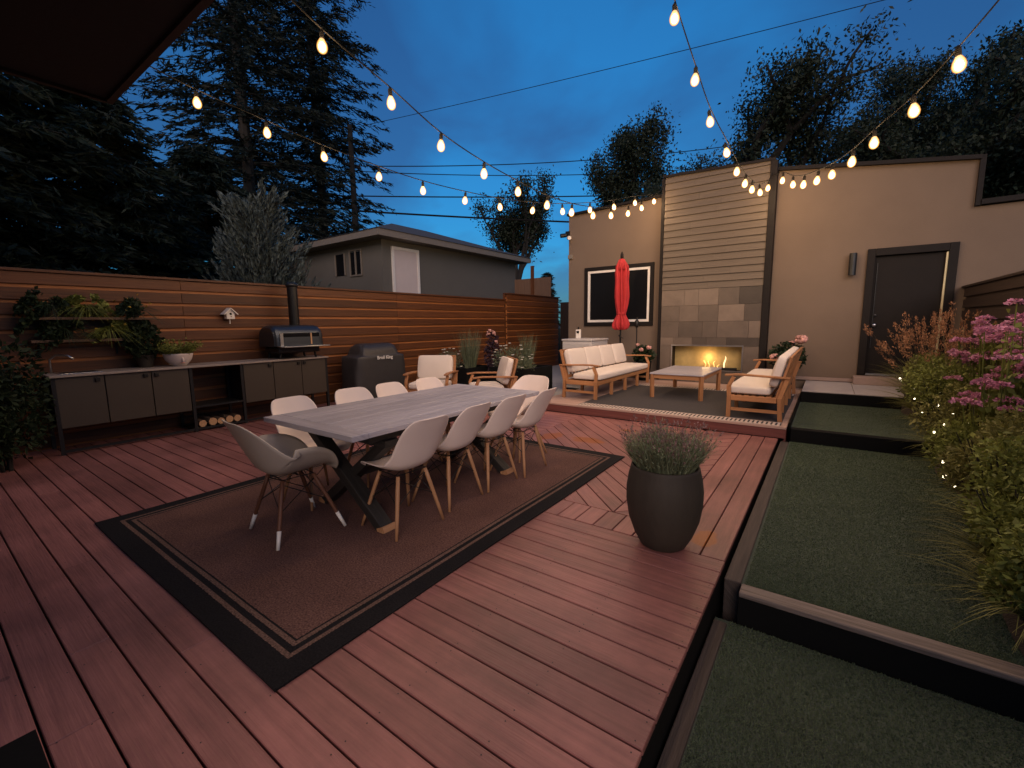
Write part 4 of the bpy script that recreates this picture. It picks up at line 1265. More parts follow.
potted('face_planter', (-7.12, 2.22, .901), 'white bowl planter with a moulded face and fine green plant on the counter', 'potted plant',
       [(.075, 0), (.10, .02), (.145, .08), (.165, .14), (.168, .165), (.160, .165), (.150, .14)], M['glasspot'], bowl_fol)

# shelves on the fence with trailing pots
GS = 'plank shelves on the fence'
def shelf(y0, y1, z, label):
    t = empty('wall_shelf', (-7.46, (y0 + y1) / 2, z), 0, label, 'shelf', GS)
    h = (y1 - y0) / 2
    p = MB(); p.box(.0, .24, -h, h, -.03, 0); p.build('plank', M['shelfwood'], t, bevel=.003)
    for s in (-1, 1):
        b = MB(); b.box(0, .2, s * (h - .08) - .01, s * (h - .08) + .01, -.06, -.031); b.box(0, .015, s * (h - .08) - .01, s * (h - .08) + .01, -.2, -.061); b.build('bracket', M['black_metal'], t)
shelf(.98, 2.06, 1.545, 'upper plank shelf on the fence above the sink')
shelf(.90, 1.75, 1.285, 'lower plank shelf on the fence above the sink')
def trailing(name, loc, label, seed, r=.16, drop=.25, up=.16, n=500, lm='darkshrub', fl=None):
    def fol(t, top):
        cs, ds = [], []
        for q in range(7):
            cc, dd = blob_leaves(n // 7, (RNG.uniform(-.02, .10), RNG.uniform(-1, 1) * r * 1.05, top + RNG.uniform(-.08, up * .9)), r * RNG.uniform(.3, .62), (1, 1.2, .75), .1)
            cs.append(cc); ds.append(dd)
        c, d = np.concatenate(cs), np.concatenate(ds)
        c[:, 2] -= np.clip((np.hypot(c[:, 0], c[:, 1]) - .1) * 1.2, 0, drop)
        m = len(c)
        leaves('foliage', c, d + RNG.normal(0, .7, d.shape), RNG.uniform(.03, .085, m), RNG.uniform(.02, .06, m), M[lm], t)
        k = 60
        a = RNG.uniform(-1.2, 1.2, k)
        root = np.stack([.07 * np.cos(a), .07 * np.sin(a), np.full(k, top)], 1); out = np.stack([np.cos(a), np.sin(a) * 1.3, RNG.uniform(-.2, .7, k)], 1)
        blades('tendrils', root, out, RNG.uniform(.15, .3, k), .006, .8, M[lm], t, 5)
        if fl:
            c2, d2 = blob_leaves(14, (.04, 0, top + up * .5), r * 1.0, (1, 1.2, .8), .8)
            leaves('flowers', c2, d2, .035, .03, M[fl], t)
    return potted(name, loc, label, 'potted plant', [(.055, 0), (.075, .10), (.08, .115), (.07, .115)], M['pot'], fol, 20, 'trailing plants on the fence shelves')
trailing('trailing_plant', (-7.33, 1.10, 1.546), 'bushy trailing plant at the left end of the upper fence shelf', 1, .22, .3, .2, 800)
trailing('trailing_plant', (-7.33, 1.42, 1.546), 'leafy trailing plant in the middle of the upper fence shelf', 2, .18, .25, .2, 650, 'shrub')
trailing('trailing_plant', (-7.33, 1.85, 1.546), 'trailing plant with yellow blossoms at the right end of the upper shelf', 3, .17, .3, .14, 500, 'darkshrub', 'yellow')
trailing('trailing_plant', (-7.33, 1.20, 1.286), 'dark trailing plant on the left of the lower fence shelf', 4, .17, .2, .14, 520)
trailing('trailing_plant', (-7.33, 1.60, 1.286), 'trailing plant with yellow blossoms on the right of the lower fence shelf', 5, .14, .25, .12, 420, 'shrub', 'yellow')
def trail_pot(loc, label, n, r, hgt):
    def fol(t, top):
        c, d = blob_leaves(n, (0, 0, top + hgt * .45), r, (.8, 1, hgt / r * .62), .25)
        leaves('foliage', c, d + RNG.normal(0, .8, d.shape), RNG.uniform(.04, .08, n), RNG.uniform(.03, .055, n), M['darkshrub'], t)
    return potted('herb_pot', loc, label, 'potted plant', [(.07, 0), (.10, .15), (.105, .16), (.095, .16)], M['pot'], fol, 20)
trail_pot((-7.25, 1.90, .901), 'dark leafy bush in a pot on the counter left of the face planter', 900, .22, .42)

# dark shrubs at the left edge
def shrub(name, loc, r, sq, n, lm, label, cat='shrub', L=(.05, .10), fl=None, nfl=20, group=None, flsz=.04, shellf=.35, stems=14):
    t = empty(name, loc, 0, label, cat, group)
    cs, ds = [], []
    nb = 9
    for i in range(nb):
        a = RNG.uniform(0, 2 * PI); k = RNG.uniform(.1, .62)
        c = np.array([math.cos(a) * k * r * sq[0], math.sin(a) * k * r * sq[1], r * sq[2] * RNG.uniform(.45, 1.35)])
        cc, dd = blob_leaves(n // nb, c, r * RNG.uniform(.42, .62), (sq[0], sq[1], sq[2] * .9), shellf); cs.append(cc); ds.append(dd)
    C, D = np.concatenate(cs), np.concatenate(ds)
    C[:, 2] = np.abs(C[:, 2])
    leaves('foliage', C, D + RNG.normal(0, .8, D.shape), RNG.uniform(*L, len(C)), RNG.uniform(L[0] * .45, L[1] * .45, len(C)), M[lm], t)
    s = MB()
    for i in range(stems):
        a = RNG.uniform(0, 2 * PI); k = RNG.uniform(.2, .8) * r
        s.tube([(0.04 * math.cos(a), .04 * math.sin(a), 0), (k * .5 * math.cos(a) * sq[0], k * .5 * math.sin(a) * sq[1], r * sq[2] * .7), (k * math.cos(a) * sq[0], k * math.sin(a) * sq[1], r * sq[2] * 1.3)], [.008, .006, .003], 5)
    s.build('stems', M['bark'], t)
    if fl:
        kk = RNG.integers(0, len(C), nfl)
        P = C[kk] + D[kk] * .05
        f = MB()
        for p in P:
            for q in range(6):
                th = q * PI / 3; u = np.array([math.cos(th), math.sin(th), .35]) * flsz * .5
                f.sphere(tuple(p + u), flsz * .3, 5, (1, 1, .5))
        f.build('flowers', M[fl], t)
    return t
GB = 'shrubs beside the outdoor kitchen'
shrub('leafy_shrub', (-6.62, .52, 0), .62, (.7, .75, 1.25), 3600, 'darkshrub', 'dark leafy shrub with yellow blooms at the left edge beside the counter', fl='yellow', nfl=8, group=GB)
shrub('leafy_shrub', (-6.5, -.28, 0), .5, (.7, .7, 1.0), 2200, 'darkshrub', 'low dark shrub in the shadow at the far left edge', group=GB)

# black planters with grasses and white flowers
def planter_box(loc, hx, hy, hz, label):
    t = empty('planter_box', loc, 0, label, 'planter', 'black planters by the fence')
    b = MB()
    b.box(-hx, hx, -hy, -hy + .03, 0, hz); b.box(-hx, hx, hy - .03, hy, 0, hz); b.box(-hx, -hx + .03, -hy + .031, hy - .031, 0, hz); b.box(hx - .03, hx, -hy + .031, hy - .031, 0, hz)
    b.build('box', M['black_pot'], t, bevel=.004)
    s = MB(); s.box(-hx + .031, hx - .031, -hy + .031, hy - .031, .02, hz - .06); s.build('soil', M['soil'], t)
planter_box((-5.12, 7.48, 0), .47, .47, .54, 'black square planter with white daisies beside the long sofa')
planter_box((-6.55, 7.25, 0), .50, .40, .50, 'black planter with tall grass behind the wooden armchairs')
def grass_clump(name, loc, n, L, spread, lm, label, width=.006, droop=.35, plume=None, npl=0, rad=.1, group=None, pl=(.10, .2), cat='grass clump'):
    t = empty(name, loc, 0, label, cat, group)
    a = RNG.uniform(0, 2 * PI, n); r = rad * np.sqrt(RNG.random(n))
    root = np.stack([r * np.cos(a), r * np.sin(a), np.zeros(n)], 1)
    out = np.stack([np.cos(a) * spread * RNG.random(n) + RNG.normal(0, .08, n), np.sin(a) * spread * RNG.random(n) + RNG.normal(0, .08, n), np.ones(n)], 1)
    blades('leaves', root, out, RNG.uniform(L[0], L[1], n), width, droop, M[lm], t, 7)
    if plume:
        m = npl
        a = RNG.uniform(0, 2 * PI, m); rt = np.stack([rad * .5 * np.cos(a), rad * .5 * np.sin(a), np.zeros(m)], 1)
        o2 = unit(np.stack([np.cos(a) * spread * RNG.random(m), np.sin(a) * spread * RNG.random(m), np.ones(m)], 1))
        LL = RNG.uniform(L[1] * .8, L[1] * 1.22, m)
        blades('plume_stems', rt, o2, LL, .004, .05, M['stalk'], t, 5)
        cs, ds = [], []
        hor = o2.copy(); hor[:, 2] = 0; hor = unit(hor)
        for i in range(m):
            pl_len = RNG.uniform(*pl)
            k = 46
            u = RNG.random(k)
            fr = 1 - pl_len / LL[i] * (1 - u)
            p = rt[i] + o2[i] * (LL[i] * fr)[:, None] + (hor[i] * .45 - np.array([0, 0, 1.0])) * (LL[i] * .05 * fr * fr)[:, None]
            rr_ = .019 * np.sin(PI * np.clip(.12 + u * .86, 0, 1))
            p = p + RNG.normal(size=(k, 3)) * rr_[:, None]
            cs.append(p); ds.append(np.repeat(o2[i][None], k, 0) + RNG.normal(0, .5, (k, 3)))
        leaves('plumes', np.concatenate(cs), np.concatenate(ds), .036, .009, M[plume], t)
    return t
GPL = 'plants in the black planters'
grass_clump('feather_grass', (-6.35, 7.30, .43), 420, (.45, 1.0), .22, 'greygrass', 'tall upright grey-green grass standing in the left black planter', .007, .06, None, 0, .12, GPL)
grass_clump('feather_grass', (-5.12, 7.72, .47), 260, (.35, .85), .20, 'greygrass', 'tall upright grass behind the white daisies in the right black planter', .007, .06, None, 0, .08, GPL)
def daisy_bush(loc, r, n, nf, label, sq=(1, 1, .8)):
    t = empty('daisy_bush', loc, 0, label, 'flowering plant', GPL)
    c, d = blob_leaves(n, (0, 0, r * .5), r, sq, .25)
    c[:, 2] = np.clip(c[:, 2], .0, None)
    leaves('foliage', c, d + RNG.normal(0, .7, d.shape), RNG.uniform(.04, .09, n), .012, M['greygrass'], t)
    c2, d2 = blob_leaves(nf, (0, 0, r * .55), r * 1.06, sq, .95)
    f = MB()
    for p in c2:
        if p[2] < .05: continue
        for q in range(6):
            th = q * PI / 3; f.sphere((p[0] + .018 * math.cos(th), p[1] + .018 * math.sin(th), p[2]), .013, 5, (1, 1, .6))
    f.build('flowers', M['whitepetal'], t)
daisy_bush((-5.30, 7.42, .46), .40, 1700, 46, 'white daisy bush in the right black planter beside the sofa')
daisy_bush((-6.78, 7.15, .42), .34, 1300, 26, 'sparse white-flowered bush in the left black planter behind the armchairs')
daisy_bush((-4.84, 7.20, .46), .22, 500, 6, 'small grey-green bush spilling over the corner of the right black planter')
def dark_bush():
    t = empty('plum_shrub', (-5.95, 7.62, 0), 0, 'dark plum-leaved shrub with pale pink blooms between the black planters', 'shrub')
    s = MB(); s.tube([(0, 0, 0), (.02, 0, .5), (0, .02, 1.2)], [.02, .015, .006], 8); s.build('stem', M['bark'], t)
    c, d = blob_leaves(700, (0, 0, .75), .2, (1, 1, 2.6), .2); leaves('foliage', c, d + RNG.normal(0, .6, d.shape), .07, .04, M['purple'], t)
    f = MB()
    for p in ((.10, -.1, 1.22), (.03, -.12, 1.28), (.14, -.08, 1.02), (-.05, -.1, 1.2)):
        for q in range(9): f.sphere(tuple(np.array(p) + RNG.normal(0, .02, 3)), .018, 6)
    f.build('flowers', M['palepink'], t)
dark_bush()

# pots either side of the fireplace
def rose_fol(n, r, blooms):
    def fol(t, top):
        c, d = blob_leaves(n, (0, 0, top + r * .55), r, (1, 1, .85), .2)
        leaves('foliage', c, d + RNG.normal(0, .7, d.shape), RNG.uniform(.05, .10, n), RNG.uniform(.035, .06, n), M['darkshrub'], t)
        f = MB()
        for (x, y, z, s) in blooms:
            for q in range(26):
                v = RNG.normal(size=3); v /= np.linalg.norm(v); v *= s * .75
                f.sphere((x + v[0], y + v[1], top + z + v[2] * .7), s * .36, 6)
        f.build('blooms', M['palepink'], t, smooth=True)
    return fol
TP = [(.12, 0), (.14, .1), (.17, .40), (.175, .42), (.16, .42)]
potted('flower_pot', (-3.27, 9.52, .141), 'tall black pot of pink flowers left of the fireplace', 'potted plant', TP, M['black_pot'], rose_fol(650, .25, [(.14, -.08, .30, .055), (.02, -.22, .26, .05), (-.1, -.1, .36, .04)]))
potted('flower_pot', (-.60, 9.60, .141), 'black pot of pink hydrangeas behind the lattice-back sofa', 'potted plant', TP, M['black_pot'], rose_fol(900, .32, [(-.18, -.2, .17, .085), (.2, -.1, .50, .10), (.05, .1, .42, .06)]))

# ------------------------------------------------------------------ planting bed on the right
mb = MB()
vs, fs = [], []
ny = 60
for j in range(ny + 1):
    y = 1.6 + (9.9 - 1.6) * j / ny
    xe = .98 + .06 * math.sin(y * 2.1) + .03 * math.sin(y * 5.3) if y > 3.4 else .80 + .03 * math.sin(y * 4)
    zt = -.04 if y < 6.1 else (.11 if y < 8.3 else .28)
    if y < 2.5: zt = -.2
    vs += [(xe, y, zt + .004), (xe + .12, y, zt + .10 + .02 * math.sin(y * 7)), (1.69, y, zt + .14)]
for j in range(ny):
    for i in range(2): fs.append((j * 3 + i, j * 3 + i + 1, (j + 1) * 3 + i + 1, (j + 1) * 3 + i))
mb.add(vs, fs); tag(mb.build('flower_bed', M['soil']), kind='structure')

GR = 'plants in the flower bed along the turf'
gcl = [(1.18, 8.0, .25, 620, (.6, 1.1), 'tan plumed fountain grass at the far end of the bed before the door', 'plume', 70),
       (1.28, 7.1, .15, 700, (.7, 1.25), 'tallest tan plumed fountain grass beside the pink flowers', 'plume', 60)]
for (x, y, z, n, L, lab, pl, npl) in gcl:
    grass_clump('fountain_grass', (x, y, z), n, L, .75, 'olive', lab, .006, .40, pl, npl, .12, GR, pl=(.14, .26))
sh = [(1.12, 8.35, .25, .40, 'olive', 'low olive bush at the far end of the bed by the stone landing'),
      (1.05, 7.5, .15, .46, 'shrub', 'yellow-green bush below the plumed grass by the small far turf'),
      (1.10, 6.7, .1, .48, 'shrub', 'dense yellow-green bush beside the black timber step'),
      (1.06, 5.9, .05, .44, 'olive', 'olive bush spilling toward the far edge of the middle turf'),
      (1.10, 5.15, .03, .46, 'shrub', 'bushy green plant halfway along the middle turf'),
      (1.04, 4.45, .0, .44, 'olive', 'olive green bush below the pink flowers'),
      (.98, 3.8, .0, .42, 'shrub', 'yellow-green bush overhanging the near half of the middle turf'),
      (.90, 3.3, .0, .36, 'shrub', 'low leafy bush by the right edge, just past the worn timber step'),
      (.86, 2.88, -.02, .31, 'shrub', 'low leafy bush at the right edge directly above the worn timber step')]
for (x, y, z, r, lm, lab) in sh:
    s = shrub('bed_shrub', (x, y, z), r, (.72, 1.05, 1.0), 4200, lm, lab, L=(.025, .06), group=GR, shellf=.3)
    # wispy long blades pushing out of every bush
    n = 170
    a = RNG.uniform(0, 2 * PI, n); root = np.stack([.12 * np.cos(a), .12 * np.sin(a), np.full(n, .1)], 1)
    out = np.stack([np.cos(a) * .8 + RNG.normal(0, .2, n), np.sin(a) * .8 + RNG.normal(0, .2, n), RNG.uniform(.5, 1.3, n)], 1)
    blades('blades', root, out, RNG.uniform(.2, .42, n), .005, .5, M['olive'], s, 7)
def sedum(loc, r, nh, label):
    t = empty('sedum', loc, 0, label, 'flowering plant', 'pink flowering clumps in the bed')
    s = MB(); cs, ds, gl, gd = [], [], [], []
    for i in range(nh):
        a = RNG.uniform(0, 2 * PI); k = r * math.sqrt(RNG.random())
        h = RNG.uniform(.85, 1.52) * (1 - .25 * (k / r) ** 2)
        top = np.array([math.cos(a) * k, math.sin(a) * k, h])
        s.tube([(top[0] * .35, top[1] * .35, 0), (top[0] * .8, top[1] * .8, h * .55), tuple(top)], [.006, .005, .004], 5)
        m = 80; w = RNG.uniform(.05, .085)
        aa = RNG.uniform(0, 2 * PI, m); rr = w * np.sqrt(RNG.random(m))
        p = top + np.stack([rr * np.cos(aa), rr * np.sin(aa), .03 * (1 - (rr / w) ** 2) + RNG.normal(0, .006, m)], 1)
        cs.append(p); ds.append(np.stack([np.cos(aa), np.sin(aa), RNG.uniform(-.3, .8, m)], 1))
        g = 26; u = RNG.random(g)
        gp = np.outer(u, top * np.array([1, 1, .95])); gp[:, :2] *= .8; gp += RNG.normal(0, .03, (g, 3)); gl.append(gp); gd.append(RNG.normal(size=(g, 3)))
    s.build('stems', M['shrub'], t)
    leaves('flower_heads', np.concatenate(cs), np.concatenate(ds), .026, .020, M['pink'], t)
    leaves('foliage', np.concatenate(gl), np.concatenate(gd), .075, .04, M['shrub'], t)
sedum((1.40, 6.2, .05), .36, 60, 'pink flowering clump farthest along the bed beside the plumed grass')
sedum((1.42, 5.3, .05), .36, 56, 'broad pink flowering clump in the middle of the bed before the dark fence')
sedum((1.16, 4.9, .0), .26, 34, 'magenta flowering clump nearest the camera at the right edge')
def stake():
    t = empty('garden_stake', (1.20, 6.9, .05), 0, 'thin bare stalk leaning out of the pink flowers', 'stalk')
    s = MB(); s.tube([(0, 0, 0), (.03, .02, .6), (.02, .06, 1.25)], [.010, .009, .006], 8); s.build('stalk', M['stalk'], t)
    s = MB(); s.tube([(.03, .02, .6), (.12, .02, .8)], [.006, .004], 6); s.build('twig', M['stalk'], t)
stake()

# fairy lights in the bed
M['fairy'] = emit('fairy_light', (1.0, .86, .58), 7.0, False)
def fairy():
    pts = [(.93, 8.2, .50), (1.0, 7.7, .46), (1.06, 7.9, .40), (1.12, 7.4, .48), (.98, 7.2, .36), (1.15, 6.9, .50), (1.08, 6.5, .40), (.98, 6.6, .30), (1.12, 6.0, .40), (1.02, 5.7, .33), (.94, 5.6, .27), (1.10, 5.3, .44),
           (.92, 5.0, .14), (.90, 4.75, .08), (.93, 4.6, .06), (1.08, 4.9, .36), (1.18, 4.4, .46), (1.22, 5.8, .47), (.97, 8.5, .44), (1.1, 8.1, .56)]
    t = empty('fairy_light_string', (1.0, 6.5, 0), 0, 'string of tiny warm white lights threaded through the flower bed', 'fairy lights')
    o = np.array((1.0, 6.5, 0))
    w = MB(); w.tube([tuple(np.array(p) - o + np.array((-.07, 0, .058))) for p in sorted(pts, key=lambda p: -p[1])], .0022, 5); w.build('cord', M['wire'], t)
    b0 = MB(); b0.sphere((0, 0, 0), .0125, 8); b = None
    for p in pts:
        if b is None: b = b0.build('light', M['fairy'], t, smooth=True); q = b
        else:
            q = b.copy(); col.objects.link(q); q.parent = t
        q.location = tuple(np.array(p) - o + np.array((-.07, 0, .07)))
        s = RNG.uniform(.7, 1.25); q.scale = (s, s, s)
fairy()

# ------------------------------------------------------------------ string lights
A = [(-3.648,-0.028,4.867),(-3.614,0.533,4.522),(-3.579,1.109,4.204),(-3.542,1.701,3.918),(-3.505,2.308,3.662),(-3.465,2.961,3.463),(-3.428,3.568,3.261),(-3.388,4.225,3.143),(-3.349,4.861,3.080),(-3.309,5.510,3.040),(-3.270,6.159,3.057),(-3.230,6.814,3.128),(-3.191,7.445,3.238),(-3.150,8.120,3.392),(-3.113,8.724,3.601)]
Bs = [(-6.364,-0.155,4.699),(-6.175,0.411,4.427),(-5.982,0.987,4.180),(-5.787,1.571,3.958),(-5.588,2.164,3.762),(-5.385,2.771,3.611),(-5.192,3.347,3.473),(-4.977,3.992,3.359),(-4.779,4.584,3.282),(-4.564,5.225,3.247),(-4.363,5.827,3.242),(-4.154,6.451,3.277),(-3.941,7.089,3.350),(-3.726,7.731,3.467),(-3.520,8.347,3.607),(-3.324,8.931,3.771),(-3.133,9.503,3.887)]
Cs = [(-1.429,0.476,6.661),(-1.408,0.955,6.205),(-1.386,1.452,5.769),(-1.364,1.968,5.354),(-1.340,2.504,4.965),(-1.316,3.060,4.607),(-1.291,3.636,4.283),(-1.265,4.233,3.997),(-1.237,4.871,3.756),(-1.211,5.457,3.564),(-1.177,6.243,3.466),(-1.151,6.837,3.392),(-1.127,7.382,3.365),(-1.105,7.897,3.396),(-1.076,8.550,3.493),(-1.045,9.261,3.721)]
Ds = [(2.142,0.232,5.402),(1.971,0.742,5.020),(1.795,1.268,4.663),(1.614,1.811,4.334),(1.427,2.369,4.037),(1.235,2.942,3.775),(1.039,3.528,3.553),(0.839,4.127,3.374),(0.635,4.735,3.236),(0.458,5.264,3.159),(0.237,5.926,3.155),(0.078,6.399,3.139),(-0.102,6.938,3.174),(-0.269,7.437,3.257),(-0.449,7.974,3.366),(-0.616,8.473,3.514),(-0.815,9.069,3.756)]
BULB_W = 40.0
BULB_C = (1.0, .65, .34)
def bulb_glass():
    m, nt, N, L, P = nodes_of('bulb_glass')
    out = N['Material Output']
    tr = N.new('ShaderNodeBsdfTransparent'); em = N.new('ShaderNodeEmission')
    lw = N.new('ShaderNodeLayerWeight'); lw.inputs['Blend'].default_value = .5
    core = math_node(nt, 'SUBTRACT', 1.0, lw.outputs['Facing'], True)      # soft halo put into the glass: hot middle, amber rim
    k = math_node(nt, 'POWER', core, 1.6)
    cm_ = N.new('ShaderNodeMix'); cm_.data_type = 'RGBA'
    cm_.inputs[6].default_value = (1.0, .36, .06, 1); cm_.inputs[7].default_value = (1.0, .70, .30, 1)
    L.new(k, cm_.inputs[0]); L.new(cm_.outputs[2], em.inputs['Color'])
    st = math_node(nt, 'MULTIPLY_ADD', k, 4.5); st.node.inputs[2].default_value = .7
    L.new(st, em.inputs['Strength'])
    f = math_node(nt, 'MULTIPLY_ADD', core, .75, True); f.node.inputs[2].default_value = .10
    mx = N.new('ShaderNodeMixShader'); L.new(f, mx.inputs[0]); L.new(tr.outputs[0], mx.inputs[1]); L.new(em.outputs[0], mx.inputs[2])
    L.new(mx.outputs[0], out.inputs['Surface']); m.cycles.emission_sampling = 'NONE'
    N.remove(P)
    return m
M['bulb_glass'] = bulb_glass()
M['filament'] = emit('filament', (1.0, .86, .58), 40.0, False)
def make_bulb():
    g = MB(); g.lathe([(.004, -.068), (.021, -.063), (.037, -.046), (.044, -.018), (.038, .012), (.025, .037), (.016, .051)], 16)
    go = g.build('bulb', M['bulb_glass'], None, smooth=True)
    f = MB(); f.sphere((0, 0, -.016), .025, 10, (1, 1, 1.45)); f.build('filament', M['filament'], go, smooth=True)
    s = MB(); s.lathe([(.017, .046), (.019, .055), (.019, .10), (.010, .112), (.004, .125)], 12); s.build('socket', M['wire'], go)
    return go
blight = bpy.data.lights.new('bulb_glow', 'POINT'); blight.energy = BULB_W; blight.color = BULB_C; blight.shadow_soft_size = .045
def string(pts, anchor, label, first):
    t = empty('string_light', anchor, 0, label, 'string lights', 'string lights over the deck')
    o = np.array(anchor)
    P = [np.array(p) - o for p in pts]
    top = [p + np.array((0, 0, .125)) for p in P]
    # cable through the sockets with a little sag between them
    d0 = top[0] - top[1]
    nodes = [top[0] + d0 * 2.2] + top + [np.zeros(3)]
    path = []
    for i in range(len(nodes) - 1):
        p0, p1, p2, p3 = nodes[max(i - 1, 0)], nodes[i], nodes[i + 1], nodes[min(i + 2, len(nodes) - 1)]
        for k in range(5):
            f = k / 5
            q = .5 * (2 * p1 + (p2 - p0) * f + (2 * p0 - 5 * p1 + 4 * p2 - p3) * f * f + (3 * p1 - p0 - 3 * p2 + p3) * f ** 3)
            path.append(tuple(q))
    path.append((0, 0, 0))
    w = MB(); w.tube(path, .006, 6); w.build('cable', M['wire'], t)
    hk = MB(); hk.tube([(0, 0, 0), (0, .06, .02)], .008, 6); hk.build('hook', M['black_metal'], t)
    for p in P:
        b = make_bulb() if first is None else copy_tree(first)
        if first is None: first = b
        b.parent = t; b.location = tuple(p); b.rotation_euler = (RNG.normal(0, .09), RNG.normal(0, .09), RNG.random() * 6)
        L = bpy.data.objects.new('bulb_glow', blight); col.objects.link(L); L.parent = t; L.location = tuple(p + np.array((0, 0, -.012)))
    return first
fb = string(A[3:], (-3.05, 9.72, 4.13), 'sagging bulb string running from the chimney breast toward the near roof, left middle string', None)
string(Bs[3:], (-3.06, 9.735, 4.05), 'leftmost bulb string sagging over the dining area toward the dark trees', fb)
string(Cs, (-1.03, 9.71, 4.07), 'bulb string rising steeply up the middle of the sky', fb)
string(Ds, (-1.02, 9.705, 4.03), 'rightmost bulb string curving up toward the top right corner', fb)

# ------------------------------------------------------------------ house roof overhang, top left
def overhang():
    t = empty('near_house', (-2.2, .0, 2.6), 0, 'near house whose dark roof overhang fills the top left corner', 'house')
    h = MB(); h.box(-7.0, 1.6, -1.75, -1.5, -2.9, 3.6); h.build('wall', M['stucco'], t)  # unseen wall added to block sky and sun from the near left deck
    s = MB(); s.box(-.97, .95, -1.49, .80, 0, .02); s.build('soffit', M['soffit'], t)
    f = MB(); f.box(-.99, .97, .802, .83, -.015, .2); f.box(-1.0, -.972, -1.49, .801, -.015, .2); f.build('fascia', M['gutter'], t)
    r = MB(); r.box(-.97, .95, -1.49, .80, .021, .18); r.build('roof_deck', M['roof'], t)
overhang()

# ------------------------------------------------------------------ neighbour's garage
def garage():
    Xr, Y0, Y1, Xl = -10.5, 8.38, 15.0, -15.5
    ZE = 3.86
    t = empty('neighbour_garage', ((Xr + Xl) / 2, (Y0 + Y1) / 2, 1.2), 0, 'grey stucco garage with low hip roof behind the brown fence', 'garage')
    cx, cy = (Xr + Xl) / 2, (Y0 + Y1) / 2
    hx, hy = (Xr - Xl) / 2, (Y1 - Y0) / 2
    w = MB()
    w.box(-hx, hx, -hy, -hy + .2, 0, ZE - 1.2); w.box(-hx, hx, hy - .2, hy, 0, ZE - 1.2)
    w.box(-hx, -hx + .2, -hy + .201, hy - .201, 0, ZE - 1.2); w.box(hx - .2, hx, -hy + .201, hy - .201, 0, ZE - 1.2)
    w.build('wall', M['garage'], t)
    e = .45; z0, z1 = ZE - 1.2 - .02, ZE - 1.2 + .16
    f = MB(); f.box(-hx - e, hx + e, -hy - e, hy + e, z0, z1); f.build('fascia', M['fascia'], t)
    r = MB(); a, b = hx + e + .03, hy + e + .03; rz = z1 + .002
    vs = [(-a, -b, rz), (a, -b, rz), (a, b, rz), (-a, b, rz), (0, -b + a, rz + 1.0), (0, b - a, rz + 1.0)]
    r.add(vs, [(0, 1, 4), (1, 2, 5, 4), (2, 3, 5), (3, 0, 4, 5), (3, 2, 1, 0)]); r.build('roof', M['roof'], t)
    # white side door (right face)
    ya, yb = 8.79 - cy, 9.68 - cy
    d = MB(); d.box(hx + .002, hx + .03, ya, yb, .0, 2.05 + .35); do = d.build('door', M['garage_door'], t)
    fr = MB(); fr.box(hx + .002, hx + .05, ya - .08, ya - .001, 0, 2.48); fr.box(hx + .002, hx + .05, yb + .001, yb + .08, 0, 2.48); fr.box(hx + .002, hx + .05, ya, yb, 2.401, 2.48); fr.build('frame', M['white'], do)
    k = MB(); k.sphere((hx + .06, yb - .1, 1.05), .035, 10); k.build('handle', M['steel'], do, smooth=True)
    # window in the front face
    xa, xb, za, zb = -11.98 - cx, -11.42 - cx, 2.95 - 1.2, 3.60 - 1.2
    w2 = MB(); w2.box(xa, xb, -hy - .012, -hy - .002, za, zb); wo = w2.build('window', M['pane'], t)
    q = MB(); 
    for x in (xa, xb, xa + (xb - xa) * .5): q.box(x - .025, x + .025, -hy - .04, -hy - .013, za - .03, zb + .03)
    q.box(xa - .02, xb + .02, -hy - .039, -hy - .014, za - .06, za - .031); q.box(xa - .02, xb + .02, -hy - .039, -hy - .014, zb + .031, zb + .06); q.build('frame', M['fascia'], wo)
    w3 = MB(); w3.box(xa - .75, xa - .25, -hy - .012, -hy - .002, za, zb); wo = w3.build('window', M['pane'], t)
    q = MB(); q.box(xa - .29, xa - .24, -hy - .04, -hy - .013, za, zb); q.build('frame', M['fascia'], wo)
    q = MB(); q.box(xa - .78, xa - .73, -hy - .04, -hy - .013, za, zb); q.build('frame', M['fascia'], wo)
garage()

